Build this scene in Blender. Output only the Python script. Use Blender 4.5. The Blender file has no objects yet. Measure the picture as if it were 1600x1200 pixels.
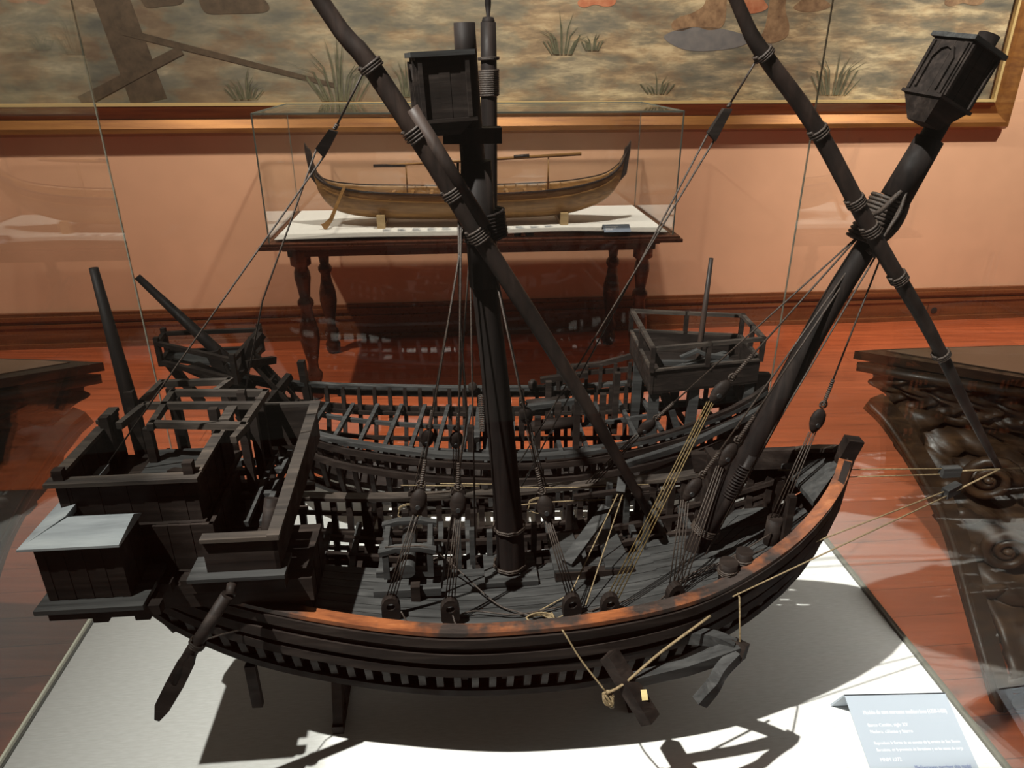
import bpy, math, random
from mathutils import Vector, Matrix
random.seed(7)
SC = bpy.context.scene
COL = SC.collection
R = math.radians

# ---------------------------------------------------------------- camera, world, lights, exposure
cam_data = bpy.data.cameras.new('camera'); cam = bpy.data.objects.new('camera', cam_data); COL.objects.link(cam)
cam.location = (0, 0, 1.65); cam.rotation_euler = (R(90 - 24.3), 0, 0)
cam_data.sensor_width = 36; cam_data.lens = 1121 / 1600 * 36; cam_data.clip_start = .01
SC.camera = cam
SC.view_settings.view_transform = 'Standard'; SC.view_settings.look = 'None'
SC.view_settings.gamma = 1; SC.view_settings.use_curve_mapping = False
SC.view_settings.exposure = 0.0
SC.cycles.transparent_max_bounces = 40   # many panes and openings in line
world = bpy.data.worlds.new('world'); SC.world = world; world.use_nodes = True
bgn = world.node_tree.nodes['Background']; bgn.inputs[0].default_value = (1.0, .80, .62, 1); bgn.inputs[1].default_value = .055

def lamp(name, kind, loc, target, power, color, **kw):
    d = bpy.data.lights.new(name, kind); d.energy = power; d.color = color
    for k, v in kw.items(): setattr(d, k, v)
    o = bpy.data.objects.new(name, d); COL.objects.link(o); o.location = loc
    o.rotation_euler = (Vector(target) - Vector(loc)).to_track_quat('-Z', 'Y').to_euler()
    return o
lamp('spotlight_models', 'SPOT', (-1.1, -.05, 3.65), (-.05, .80, .8), 930, (1, .97, .91), spot_size=R(48), spot_blend=.3, shadow_soft_size=.018)
lamp('spotlight_wall_left', 'SPOT', (-2.3, 2.9, 3.7), (-1.5, 4.5, .9), 280, (1, .86, .70), spot_size=R(110), spot_blend=.7, shadow_soft_size=.04)
lamp('spotlight_wall_centre', 'SPOT', (.3, 3.05, 3.7), (.3, 4.5, .9), 360, (1, .88, .74), spot_size=R(100), spot_blend=.7, shadow_soft_size=.05)
lamp('spotlight_wall_right', 'SPOT', (3.2, 3.0, 3.7), (3.3, 4.9, 1.1), 560, (1, .88, .74), spot_size=R(74), spot_blend=.7, shadow_soft_size=.05)

# ---------------------------------------------------------------- materials
def newmat(name):
    m = bpy.data.materials.new(name); m.use_nodes = True
    nt = m.node_tree; b = nt.nodes['Principled BSDF']
    return m, nt, b
def texco(nt, scale=(1, 1, 1), rot=(0, 0, 0), kind='Object'):
    tc = nt.nodes.new('ShaderNodeTexCoord'); mp = nt.nodes.new('ShaderNodeMapping')
    mp.inputs['Scale'].default_value = scale; mp.inputs['Rotation'].default_value = rot
    nt.links.new(tc.outputs[kind], mp.inputs[0]); return mp.outputs[0]
def noise(nt, vec, scale, detail=4, rough=.6, dist=0):
    n = nt.nodes.new('ShaderNodeTexNoise'); n.inputs['Scale'].default_value = scale
    n.inputs['Detail'].default_value = detail; n.inputs['Roughness'].default_value = rough; n.inputs['Distortion'].default_value = dist
    nt.links.new(vec, n.inputs['Vector']); return n.outputs['Fac']
def ramp(nt, fac, stops):
    r = nt.nodes.new('ShaderNodeValToRGB'); e = r.color_ramp.elements
    while len(e) > 1: e.remove(e[-1])
    e[0].position = stops[0][0]; e[0].color = (*stops[0][1], 1)
    for p, c in stops[1:]:
        x = e.new(p); x.color = (*c, 1)
    nt.links.new(fac, r.inputs[0]); return r.outputs[0]
def mixc(nt, fac, a, b):
    m = nt.nodes.new('ShaderNodeMix'); m.data_type = 'RGBA'
    if hasattr(fac, 'name'): nt.links.new(fac, m.inputs[0])
    else: m.inputs[0].default_value = fac
    for i, v in ((6, a), (7, b)):
        if hasattr(v, 'name'): nt.links.new(v, m.inputs[i])
        else: m.inputs[i].default_value = (*v, 1)
    return m.outputs[2]
def bump(nt, b, h, strength=.3, dist=.002):
    n = nt.nodes.new('ShaderNodeBump'); n.inputs['Strength'].default_value = strength; n.inputs['Distance'].default_value = dist
    nt.links.new(h, n.inputs['Height']); nt.links.new(n.outputs[0], b.inputs['Normal'])

def wood(name, c0, c1, c2, grain=(4, 60, 60), rough=.45, spec=.5, bs=.35, scale=1.0):
    m, nt, b = newmat(name)
    v = texco(nt, grain); f = noise(nt, v, scale, 6, .65, .4)
    nt.links.new(ramp(nt, f, [(.3, c0), (.52, c1), (.75, c2)]), b.inputs['Base Color'])
    v2 = texco(nt); f2 = noise(nt, v2, 35, 3)
    rr = ramp(nt, f2, [(.3, (rough - .1,) * 3), (.7, (rough + .18,) * 3)]); nt.links.new(rr, b.inputs['Roughness'])
    b.inputs['Specular IOR Level'].default_value = spec
    bump(nt, b, f, bs, .001)
    return m
M = {}
M['ship'] = wood('aged_ship_wood', (.006, .0042, .0034), (.015, .0105, .0085), (.038, .028, .023), (5, 70, 70), .62, .16)
M['ship_grey'] = wood('worn_deck_wood', (.012, .012, .0115), (.034, .034, .033), (.068, .067, .064), (4, 90, 90), .65, .2)
M['ship_rail'] = wood('rubbed_rail_wood', (.012, .010, .009), (.036, .029, .024), (.085, .066, .052), (5, 80, 80), .55, .25)
M['mast'] = wood('tarred_mast_wood', (.005, .0042, .004), (.012, .009, .008), (.028, .02, .017), (60, 60, 3), .55, .12)
M['yard'] = wood('yard_wood', (.008, .006, .005), (.024, .016, .013), (.055, .036, .028), (40, 40, 6), .5, .22)
def copper_rail():
    m, nt, b = newmat('worn_gunwale_wood')
    v = texco(nt, (1, 1, 1)); f = noise(nt, v, 9, 5, .65)
    v2 = texco(nt, (14, 90, 90)); g = noise(nt, v2, 1, 6, .7)
    orange = ramp(nt, g, [(.3, (.09, .026, .010)), (.6, (.24, .075, .024)), (.8, (.40, .16, .06))])
    dark = ramp(nt, g, [(.3, (.012, .009, .008)), (.7, (.05, .036, .03))])
    k = ramp(nt, f, [(.44, (0, 0, 0)), (.57, (1, 1, 1))])
    nt.links.new(mixc(nt, k, dark, orange), b.inputs['Base Color']); b.inputs['Roughness'].default_value = .42
    bump(nt, b, g, .3, .001); return m
M['gunwale'] = copper_rail()
M['hut_roof'] = wood('pale_grey_roof_board', (.14, .15, .16), (.25, .27, .28), (.36, .38, .38), (5, 40, 40), .45, .4)
M['rope_dark'] = wood('tarred_rope', (.012, .008, .006), (.035, .023, .016), (.09, .065, .048), (500, 500, 500), .5, .5, 1.)
M['rope_pale'] = wood('hemp_rope', (.09, .06, .03), (.22, .16, .085), (.42, .33, .2), (500, 500, 500), .6, .3, 1.)
M['rope_gold'] = wood('golden_brown_rope', (.03, .02, .008), (.10, .065, .02), (.30, .2, .07), (500, 500, 500), .5, .4, 1.)
M['lit_end'] = wood('lit_end_yellow', (.35, .26, .10), (.55, .44, .2), (.66, .56, .3), (10, 80, 80), .5)  # yellow anchor stock end, the light on it put into the colour
M['mahogany'] = wood('mahogany', (.022, .006, .003), (.055, .015, .007), (.10, .03, .014), (3, 30, 30), .3, .5, .1)
M['carved'] = wood('carved_walnut', (.018, .010, .006), (.05, .026, .013), (.11, .058, .028), (6, 22, 30), .42, .45, .5)
M['boat'] = wood('varnished_boat_planks', (.16, .075, .02), (.30, .155, .05), (.44, .25, .095), (3, 50, 70), .42, .45, .2)
M['boat_dark'] = wood('dark_boat_tips', (.015, .010, .012), (.03, .02, .02), (.05, .035, .03), (8, 40, 40), .45)
M['block_wood'] = wood('light_oak_block', (.3, .2, .09), (.45, .32, .17), (.55, .42, .24), (8, 40, 40), .5)
M['baseboard'] = wood('baseboard_wood', (.11, .034, .012), (.19, .062, .022), (.27, .1, .04), (1.5, 25, 25), .3, .6, .1)

def floor_mat():
    m, nt, b = newmat('polished_plank_floor')
    br = nt.nodes.new('ShaderNodeTexBrick'); v = texco(nt, (1, 1, 1), (0, 0, R(-5.3)))
    nt.links.new(v, br.inputs['Vector']); br.inputs['Scale'].default_value = 1
    br.inputs['Brick Width'].default_value = 2.4; br.inputs['Row Height'].default_value = .13; br.inputs['Mortar Size'].default_value = .0012
    br.inputs['Color1'].default_value = (.44, .115, .046, 1); br.inputs['Color2'].default_value = (.33, .08, .031, 1)
    br.inputs['Mortar'].default_value = (.10, .02, .008, 1)
    v2 = texco(nt, (1.2, 22, 1), (0, 0, R(-5.3))); g = noise(nt, v2, 1.5, 6, .65, .5)
    gr = ramp(nt, g, [(.3, (.75, .70, .66)), (.7, (1.35, 1.3, 1.25))])
    mm = nt.nodes.new('ShaderNodeMix'); mm.data_type = 'RGBA'; mm.blend_type = 'MULTIPLY'; mm.inputs[0].default_value = 1
    nt.links.new(br.outputs[0], mm.inputs[6]); nt.links.new(gr, mm.inputs[7]); nt.links.new(mm.outputs[2], b.inputs['Base Color'])
    b.inputs['Roughness'].default_value = .3; b.inputs['Specular IOR Level'].default_value = .5
    return m
M['floor'] = floor_mat()
def plaster(name, col, var=.06, rough=.85, sc=3):
    m, nt, b = newmat(name); f = noise(nt, texco(nt), sc, 5)
    a = tuple(c * (1 - var) for c in col); c = tuple(min(1, c * (1 + var)) for c in col)
    nt.links.new(ramp(nt, f, [(.3, a), (.7, c)]), b.inputs['Base Color']); b.inputs['Roughness'].default_value = rough
    bump(nt, b, noise(nt, texco(nt), 120, 3), .1, .001); return m
M['wall'] = plaster('peach_painted_wall', (.78, .46, .30))
M['ceiling'] = plaster('white_ceiling_paint', (.6, .56, .5))
M['paper'] = plaster('white_paper', (.78, .79, .8), .02)
M['white_board'] = plaster('white_board', (.7, .7, .7), .02)
def linen():
    m, nt, b = newmat('white_linen')
    v = texco(nt, (1, 1, 1)); w1 = nt.nodes.new('ShaderNodeTexWave'); w1.inputs['Scale'].default_value = 260; w1.bands_direction = 'X'; nt.links.new(v, w1.inputs[0])
    w2 = nt.nodes.new('ShaderNodeTexWave'); w2.inputs['Scale'].default_value = 260; w2.bands_direction = 'Y'; nt.links.new(v, w2.inputs[0])
    f = noise(nt, texco(nt, (60, 400, 1)), 1, 4)
    nt.links.new(ramp(nt, f, [(.25, (.66, .655, .62)), (.7, (.80, .80, .775))]), b.inputs['Base Color']); b.inputs['Roughness'].default_value = .9
    ad = nt.nodes.new('ShaderNodeMath'); nt.links.new(w1.outputs[1], ad.inputs[0]); nt.links.new(w2.outputs[1], ad.inputs[1])
    bump(nt, b, ad.outputs[0], .15, .0006); return m
M['linen'] = linen()
def glass(name, tint=(.93, .96, .95), boost=1.0):
    m = bpy.data.materials.new(name); m.use_nodes = True; nt = m.node_tree; nt.nodes.clear()
    o = nt.nodes.new('ShaderNodeOutputMaterial'); tr = nt.nodes.new('ShaderNodeBsdfTransparent'); tr.inputs[0].default_value = (*tint, 1)
    gl = nt.nodes.new('ShaderNodeBsdfGlossy'); gl.inputs['Roughness'].default_value = 0.0; gl.inputs[0].default_value = (1, 1, 1, 1)
    lw = nt.nodes.new('ShaderNodeLayerWeight'); lw.inputs['Blend'].default_value = .5
    pw = nt.nodes.new('ShaderNodeMath'); pw.operation = 'POWER'; pw.inputs[1].default_value = 5; nt.links.new(lw.outputs['Facing'], pw.inputs[0])
    mu = nt.nodes.new('ShaderNodeMath'); mu.operation = 'MULTIPLY_ADD'; mu.inputs[1].default_value = .96 * boost; mu.inputs[2].default_value = .04 * boost; mu.use_clamp = True; nt.links.new(pw.outputs[0], mu.inputs[0])
    mx = nt.nodes.new('ShaderNodeMixShader')
    nt.links.new(mu.outputs[0], mx.inputs[0]); nt.links.new(tr.outputs[0], mx.inputs[1]); nt.links.new(gl.outputs[0], mx.inputs[2])
    nt.links.new(mx.outputs[0], o.inputs[0]); return m
M['glass'] = glass('case_glass', (.985, .99, .985), 1.0)
M['glass_side'] = glass('case_side_glass', (.97, .98, .975), 1.3)
def flat(name, col, rough=.5, metal=0, spec=.5):
    m, nt, b = newmat(name); b.inputs['Base Color'].default_value = (*col, 1); b.inputs['Roughness'].default_value = rough
    b.inputs['Metallic'].default_value = metal; b.inputs['Specular IOR Level'].default_value = spec
    f = noise(nt, texco(nt), 60, 3); bump(nt, b, f, .08, .0005); return m
M['glass_edge'] = flat('glass_edge_seal', (.12, .15, .14), .3)
M['seal_light'] = flat('pale_corner_seal', (.17, .165, .13), .25)
M['card_blue'] = flat('pale_blue_card', (.43, .49, .56), .5)
M['card_grey'] = flat('slate_blue_card', (.13, .17, .24), .5)
M['white_ink'] = flat('white_ink', (.85, .86, .88), .6)
M['blue_ink'] = flat('blue_ink', (.10, .14, .32), .6)
M['black_hole'] = flat('black_socket', (.01, .01, .01), .6)
M['socket'] = flat('brown_socket_plate', (.16, .05, .02), .35)
def gilt():
    m, nt, b = newmat('gilded_frame'); f = noise(nt, texco(nt, (2, 30, 30)), 1, 5)
    nt.links.new(ramp(nt, f, [(.3, (.20, .072, .018)), (.7, (.40, .18, .045))]), b.inputs['Base Color'])
    b.inputs['Roughness'].default_value = .42; b.inputs['Metallic'].default_value = .35; return m
M['gilt'] = gilt()
M['gold'] = flat('bright_gold_leaf', (.80, .60, .28), .35, .3)
M['frame_dark'] = wood('frame_red_wood', (.12, .03, .012), (.2, .06, .02), (.26, .09, .035), (2, 30, 30), .45)
def canvas():
    m, nt, b = newmat('oil_painted_canvas')
    v = texco(nt, (.8, 1, 3.4)); f = noise(nt, v, 3.2, 10, .7, .12)
    right = ramp(nt, f, [(.28, (.055, .05, .035)), (.42, (.15, .13, .085)), (.5, (.27, .22, .135)), (.565, (.48, .38, .22)), (.64, (.78, .65, .40))])
    f2 = noise(nt, texco(nt, (1.0, 1, 2.6)), 3.4, 9, .7, .15)
    left = ramp(nt, f2, [(.3, (.045, .042, .028)), (.48, (.13, .12, .08)), (.58, (.19, .17, .115)), (.72, (.42, .37, .25))])
    tint = noise(nt, texco(nt, (1.5, 1, 3)), 2.6, 6, .6); tr = ramp(nt, tint, [(.42, (.26, .14, .10)), (.52, (.22, .22, .2)), (.62, (.12, .15, .18))])
    sx = nt.nodes.new('ShaderNodeSeparateXYZ'); tc = nt.nodes.new('ShaderNodeTexCoord'); nt.links.new(tc.outputs['Object'], sx.inputs[0])
    mr = nt.nodes.new('ShaderNodeMapRange'); mr.inputs[1].default_value = -2.2; mr.inputs[2].default_value = 1.2; nt.links.new(sx.outputs[0], mr.inputs[0])
    c = mixc(nt, mr.outputs[0], left, right)
    c = mixc(nt, .28, c, tr)
    nt.links.new(c, b.inputs['Base Color']); b.inputs['Roughness'].default_value = .5; bump(nt, b, noise(nt, texco(nt, (1, 1, 1)), 90, 6, .7), .25, .002); return m
M['canvas'] = canvas()
def paint(name, a, b_):
    m, nt, b = newmat(name); f = noise(nt, texco(nt), 16, 6, .7)
    nt.links.new(ramp(nt, f, [(.35, a), (.65, b_)]), b.inputs['Base Color']); b.inputs['Roughness'].default_value = .55; return m
M['flesh'] = paint('painted_flesh', (.16, .09, .05), (.36, .23, .13))
M['flesh_red'] = paint('painted_red_flesh', (.36, .11, .05), (.5, .22, .12))
M['brown_paint'] = paint('painted_brown', (.05, .035, .022), (.10, .07, .045))
M['green_paint'] = paint('painted_green', (.05, .055, .032), (.13, .13, .08))
M['shade_paint'] = paint('painted_blue_grey', (.14, .14, .15), (.20, .19, .19))

# ---------------------------------------------------------------- mesh builder
class MB:
    def __init__(s): s.v = []; s.f = []; s.smooth = []
    def add(s, vs, fs, sm=False):
        n = len(s.v); s.v += [tuple(v) for v in vs]; s.f += [tuple(i + n for i in f) for f in fs]; s.smooth += [sm] * len(fs); return s
    def box(s, x0, x1, y0, y1, z0, z1):
        vs = [(x0, y0, z0), (x1, y0, z0), (x1, y1, z0), (x0, y1, z0), (x0, y0, z1), (x1, y0, z1), (x1, y1, z1), (x0, y1, z1)]
        return s.add(vs, [(0, 3, 2, 1), (4, 5, 6, 7), (0, 1, 5, 4), (1, 2, 6, 5), (2, 3, 7, 6), (3, 0, 4, 7)])
    def hexa(s, lo, hi):   # two quads of 4 points
        return s.add(list(lo) + list(hi), [(0, 3, 2, 1), (4, 5, 6, 7), (0, 1, 5, 4), (1, 2, 6, 5), (2, 3, 7, 6), (3, 0, 4, 7)])
    def ribbon(s, pts, a, b, up=(0, 0, 1), closed=False):   # rectangular section, a along the side, b along up
        pts = [Vector(p) for p in pts]; n = len(pts); vs = []
        for i, p in enumerate(pts):
            t = (pts[min(i + 1, n - 1)] - pts[max(i - 1, 0)]).normalized()
            u = Vector(up[i]) if isinstance(up, list) else Vector(up)
            sd = t.cross(u)
            if sd.length < 1e-4: sd = t.cross(Vector((0, 1, 0)))
            sd.normalize(); w = sd.cross(t).normalized()
            aa = a[i] if isinstance(a, (list, tuple)) else a; bb = b[i] if isinstance(b, (list, tuple)) else b
            vs += [p - sd * aa / 2 - w * bb / 2, p + sd * aa / 2 - w * bb / 2, p + sd * aa / 2 + w * bb / 2, p - sd * aa / 2 + w * bb / 2]
        fs = [(0, 1, 2, 3), tuple(4 * (n - 1) + k for k in (3, 2, 1, 0))]
        for i in range(n - 1):
            for k in range(4): fs.append((4 * i + k, 4 * i + 4 + k, 4 * i + 4 + (k + 1) % 4, 4 * i + (k + 1) % 4))
        return s.add(vs, fs)
    def beam(s, p, q, a, b, up=(0, 0, 1)): return s.ribbon([p, q], a, b, up)
    def tube(s, pts, r, k=8, cap=True):
        pts = [Vector(p) for p in pts]; n = len(pts); vs = []; prev = None
        for i, p in enumerate(pts):
            t = (pts[min(i + 1, n - 1)] - pts[max(i - 1, 0)]).normalized()
            if prev is None: prev = t.orthogonal().normalized()
            x = (prev - t * prev.dot(t)).normalized(); prev = x; y = t.cross(x)
            rr = r[i] if isinstance(r, (list, tuple)) else r
            for j in range(k):
                an = 2 * math.pi * j / k; vs.append(p + (x * math.cos(an) + y * math.sin(an)) * rr)
        fs = []
        for i in range(n - 1):
            for j in range(k): fs.append((i * k + j, i * k + (j + 1) % k, (i + 1) * k + (j + 1) % k, (i + 1) * k + j))
        s.add(vs, fs, True)
        if cap:
            m = len(s.v) - n * k; s.f += [tuple(m + j for j in range(k))[::-1], tuple(m + (n - 1) * k + j for j in range(k))]; s.smooth += [False, False]
        return s
    def lathe(s, prof, k=16, o=(0, 0, 0)):
        return s.tube([(o[0], o[1], o[2] + z) for r, z in prof], [max(r, 1e-4) for r, z in prof], k)
    def prism(s, poly, z0, z1):   # polygon in xy
        n = len(poly)
        return s.add([(x, y, z0) for x, y in poly] + [(x, y, z1) for x, y in poly],
                     [tuple(range(n))[::-1], tuple(range(n, 2 * n))] + [(i, (i + 1) % n, n + (i + 1) % n, n + i) for i in range(n)])
    def build(s, name, mat, parent=None, xf=None):
        me = bpy.data.meshes.new(name); me.from_pydata(s.v, [], s.f); me.materials.append(M[mat] if isinstance(mat, str) else mat)
        me.polygons.foreach_set('use_smooth', s.smooth); me.update()
        o = bpy.data.objects.new(name, me); COL.objects.link(o)
        if parent: o.parent = parent
        if xf: o.matrix_local = xf
        return o
def tag(o, label=None, cat=None, group=None, kind=None):
    if label: o['label'] = label
    if cat: o['category'] = cat
    if group: o['group'] = group
    if kind: o['kind'] = kind
    return o
def empty(name, loc, rz=0):
    o = bpy.data.objects.new(name, None); COL.objects.link(o); o.location = loc; o.rotation_euler = (0, 0, rz); o.empty_display_size = .05; return o
def lerp(a, b, t): return tuple(a[i] + (b[i] - a[i]) * t for i in range(len(a)))
def interp(x, xs, ys):
    if x <= xs[0]: return ys[0]
    for i in range(len(xs) - 1):
        if x <= xs[i + 1]:
            t = (x - xs[i]) / (xs[i + 1] - xs[i])
            m0 = (ys[i + 1] - ys[i - 1]) / (xs[i + 1] - xs[i - 1]) if i > 0 else (ys[i + 1] - ys[i]) / (xs[i + 1] - xs[i])
            m1 = (ys[i + 2] - ys[i]) / (xs[i + 2] - xs[i]) if i + 2 < len(xs) else (ys[i + 1] - ys[i]) / (xs[i + 1] - xs[i])
            h = xs[i + 1] - xs[i]; t2 = t * t; t3 = t2 * t
            return (2*t3-3*t2+1)*ys[i] + (t3-2*t2+t)*h*m0 + (-2*t3+3*t2)*ys[i+1] + (t3-t2)*h*m1
    return ys[-1]
def bez(p0, p1, p2, n=14):
    p0, p1, p2 = Vector(p0), Vector(p1), Vector(p2)
    return [(1-t)**2*p0 + 2*(1-t)*t*p1 + t*t*p2 for t in [i / n for i in range(n + 1)]]
def catmull(pts, n=6):
    P = [Vector(p) for p in pts]; P = [P[0] * 2 - P[1]] + P + [P[-1] * 2 - P[-2]]; out = []
    for i in range(1, len(P) - 2):
        for j in range(n):
            t = j / n; a, b, c, d = P[i-1:i+3]
            out.append(.5 * ((2*b) + (c-a)*t + (2*a-5*b+4*c-d)*t*t + (3*b-a-3*c+d)*t**3))
    out.append(P[-2]); return out

# ---------------------------------------------------------------- the setting
fl = MB().box(-6, 6, -2.5, 7.5, -.05, 0).build('floor', 'floor'); tag(fl, 'polished red-orange plank floor', 'floor', kind='structure')
YW = R(5.3); WR = Matrix.Translation((0, 4.5, 0)) @ Matrix.Rotation(YW, 4, 'Z')
wb = MB().box(-7, 7, 0, .15, 0, 4).build('wall_back', 'wall'); wb.matrix_world = WR; tag(wb, 'peach painted wall behind the table', 'wall', kind='structure')
bb = MB()
for (y, z0, z1) in ((-.045, 0, .03), (-.028, .03, .135), (-.036, .135, .155), (-.024, .155, .18), (-.04, .18, .205), (-.022, .205, .225)): bb.box(-7, 7, y, 0, z0, z1)
b_ = bb.build('baseboard_back', 'baseboard'); b_.matrix_world = WR; tag(b_, 'moulded red-brown wooden baseboard along the wall', 'baseboard', kind='structure')

# ---------------------------------------------------------------- big painting on the wall
pr = empty('framed_painting', (0, 4.5, 0), YW); tag(pr, 'huge gilt-framed landscape painting hanging above the table', 'painting')
x0, x1, z0, z1 = -5.6, 2.93, 1.43, 3.9
MB().box(x0, x1, -.055, -.045, z0, z1).build('canvas', 'canvas', pr)
fr = MB()
prof = [(0, -.07), (.018, -.085), (.03, -.075), (.08, -.05), (.13, -.075), (.155, -.07), (.175, -.02), (.175, -.002), (0, -.002)]
def frame_side(axis, flip):
    vs = []; n = len(prof)
    if axis == 'b': ends = [(lambda d, y: (x0 - d, y, z0 - d)), (lambda d, y: (x1 + d, y, z0 - d))]
    elif axis == 't': ends = [(lambda d, y: (x0 - d, y, z1 + d)), (lambda d, y: (x1 + d, y, z1 + d))]
    elif axis == 'l': ends = [(lambda d, y: (x0 - d, y, z0 - d)), (lambda d, y: (x0 - d, y, z1 + d))]
    else: ends = [(lambda d, y: (x1 + d, y, z0 - d)), (lambda d, y: (x1 + d, y, z1 + d))]
    for e in ends: vs += [e(d, y) for d, y in prof]
    m = MB(); m.add(vs, [(i, (i + 1) % n, n + (i + 1) % n, n + i) for i in range(n)] + [tuple(range(n)), tuple(range(2 * n - 1, n - 1, -1))]); return m
for a in 'btlr':
    f_ = frame_side(a, 0).build('frame', 'gilt', pr)
g = MB(); g.box(x0, x1, -.094, -.07, z0 - .012, z0 + .004); g.box(x1 - .004, x1 + .012, -.094, -.07, z0 - .012, z1); g.build('inner_gold_slip', 'gold', pr)
def shape(name, poly, mat, y=-.0555):
    m = MB(); n = len(poly); m.add([(x, y - .001, z) for x, z in poly] + [(x, y, z) for x, z in poly], [tuple(range(n)), tuple(range(2 * n - 1, n - 1, -1))] + [(i, (i + 1) % n, n + (i + 1) % n, n + i) for i in range(n)])
    return m.build(name, mat, pr)
def smooth_poly(pts, n=5):
    P = [Vector((x, 0, z)) for x, z in pts]; k = len(P); out = []
    for i in range(k):
        a, b, c, d = P[i-1], P[i], P[(i+1) % k], P[(i+2) % k]
        for j in range(n):
            t = j / n; q = .5 * ((2*b) + (c-a)*t + (2*a-5*b+4*c-d)*t*t + (3*b-a-3*c+d)*t**3); out.append((q.x, q.z))
    return out
foot = [(-.20, .02), (-.16, .05), (-.08, .075), (-.02, .12), (0, .24), (.10, .24), (.105, .12), (.11, .05), (.09, 0), (.02, -.015), (-.06, .0), (-.14, -.02), (-.19, -.01)]
def put(pts, ox, oz, s=1, fx=1): return smooth_poly([(ox + x * s * fx, oz + z * s) for x, z in pts])
shape('painted_foot', put([(-.2, -.02), (-.05, .03), (.15, .02), (.32, -.03), (.2, -.08), (-.05, -.09)], 1.06, 1.79), 'shade_paint')
shape('painted_foot', put(foot, 1.10, 1.82), 'flesh')
shape('painted_foot', put([(-.03, .3), (.06, .3), (.05, .14), (.09, .04), (.08, -.02), (.0, -.05), (-.07, -.03), (-.05, .05)], 1.50, 1.79), 'flesh')
shape('painted_foot', put([(-.04, .2), (.06, .2), (.05, .06), (.09, 0), (.0, -.03), (-.1, -.01), (-.05, .05)], 1.36, 1.92), 'flesh_red')
shape('painted_foot', put([(-.04, .2), (.06, .2), (.05, .06), (.12, 0), (.0, -.03), (-.1, -.01), (-.05, .05)], 1.70, 1.93), 'flesh')
shape('painted_foot', put(foot, .50, 1.93, .7), 'flesh_red')
shape('painted_foot', put(foot, 2.66, 1.95, .8), 'flesh')
shape('painted_foot', put([(-.12, .12), (.1, .12), (.2, .05), (.19, 0), (0, -.01), (-.13, 0)], -1.52, 1.885), 'brown_paint')
shape('painted_foot', put([(-.1, .12), (.1, .12), (.1, .02), (0, 0), (-.1, .0)], -1.85, 1.91), 'brown_paint')
def stroke(x0_, z0_, x1_, z1_, w0, w1):
    d = Vector((x1_ - x0_, z1_ - z0_)).normalized(); n = Vector((-d.y, d.x))
    return [(x0_ + n.x * w0, z0_ + n.y * w0), (x1_ + n.x * w1, z1_ + n.y * w1), (x1_ - n.x * w1, z1_ - n.y * w1), (x0_ - n.x * w0, z0_ - n.y * w0)]
shape('painted_timber', stroke(-2.12, 2.0, -2.02, 1.44, .09, .10), 'brown_paint')
shape('painted_timber', stroke(-2.09, 1.79, -1.0, 1.52, .018, .012), 'brown_paint', -.0567)
shape('painted_timber', stroke(-2.38, 1.44, -1.80, 1.70, .03, .022), 'brown_paint', -.0579)
for cx, cz, h, n_, sp in ((.28, 1.68, .26, 14, .22), (.45, 1.70, .14, 8, .12), (1.92, 1.46, .32, 16, .30), (-.98, 1.44, .38, 18, .36), (-.6, 1.46, .24, 10, .2), (-1.5, 1.45, .2, 10, .2), (.85, 1.47, .14, 8, .2), (2.5, 1.5, .16, 8, .2)):
    gm = MB()
    for i in range(n_):
        a = (i / (n_ - 1) - .5) * 2 + random.uniform(-.15, .15); L = h * random.uniform(.55, 1) * (1 - .25 * abs(a))
        bx = cx + a * sp * .25; q = [(bx, cz), (bx + a * sp * .22, cz + L * .55), (cx + a * sp, cz + L * (1 - .35 * abs(a)))]
        w = .005
        y = -.0595 - i * .00008
        gm.add([(q[0][0] - w, y, q[0][1]), (q[0][0] + w, y, q[0][1]), (q[1][0] + w * .8, y, q[1][1]), (q[2][0], y, q[2][1]), (q[1][0] - w * .8, y, q[1][1])], [(0, 1, 2, 4), (4, 2, 3)])
    gm.build('painted_grass', 'green_paint', pr)
# ---------------------------------------------------------------- wall socket
sk = empty('wall_socket', tuple(WR @ Vector((2.927, -.028, .072))), YW); tag(sk, 'small brown electrical socket on the baseboard at the right', 'socket')
MB().box(-.045, .045, -.01, 0, -.045, .045).build('cover_plate', 'socket', sk)
c = MB(); c.tube([(0, -.0135, 0), (0, -.009, 0)], .022, 20); c.build('socket_hole', 'black_hole', sk)

# ---------------------------------------------------------------- far display table, its glass case and boat model
TX0, TX1, TD = -1.045, 1.02, .86     # table local extents; origin at the middle of its front edge
tb = empty('side_table', (-.165, 3.46, 0), R(5.1)); tag(tb, 'reddish-brown wooden table with turned legs against the peach wall', 'table')
m = MB(); m.box(TX0, TX1, 0, TD, .822, .838); m.box(TX0 + .012, TX1 - .012, .012, TD - .012, .838, .85); m.build('table_top', 'mahogany', tb)
m = MB(); m.box(TX0 + .12, TX1 - .12, .06, .08, .775, .822); m.box(TX0 + .12, TX1 - .12, TD - .08, TD - .06, .775, .822); m.box(TX0 + .12, TX0 + .14, .06, TD - .06, .775, .822); m.box(TX1 - .14, TX1 - .12, .06, TD - .06, .775, .822); m.build('apron', 'mahogany', tb)
lp = [(.030, 0), (.042, .02), (.044, .06), (.030, .085), (.040, .11), (.044, .14), (.028, .165), (.026, .2), (.040, .27), (.050, .33), (.048, .39), (.034, .45), (.028, .50), (.040, .52), (.040, .54), (.026, .56), (.032, .61), (.040, .66), (.038, .69), (.030, .715), (.05, .73), (.05, .80), (.05, .822)]
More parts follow.
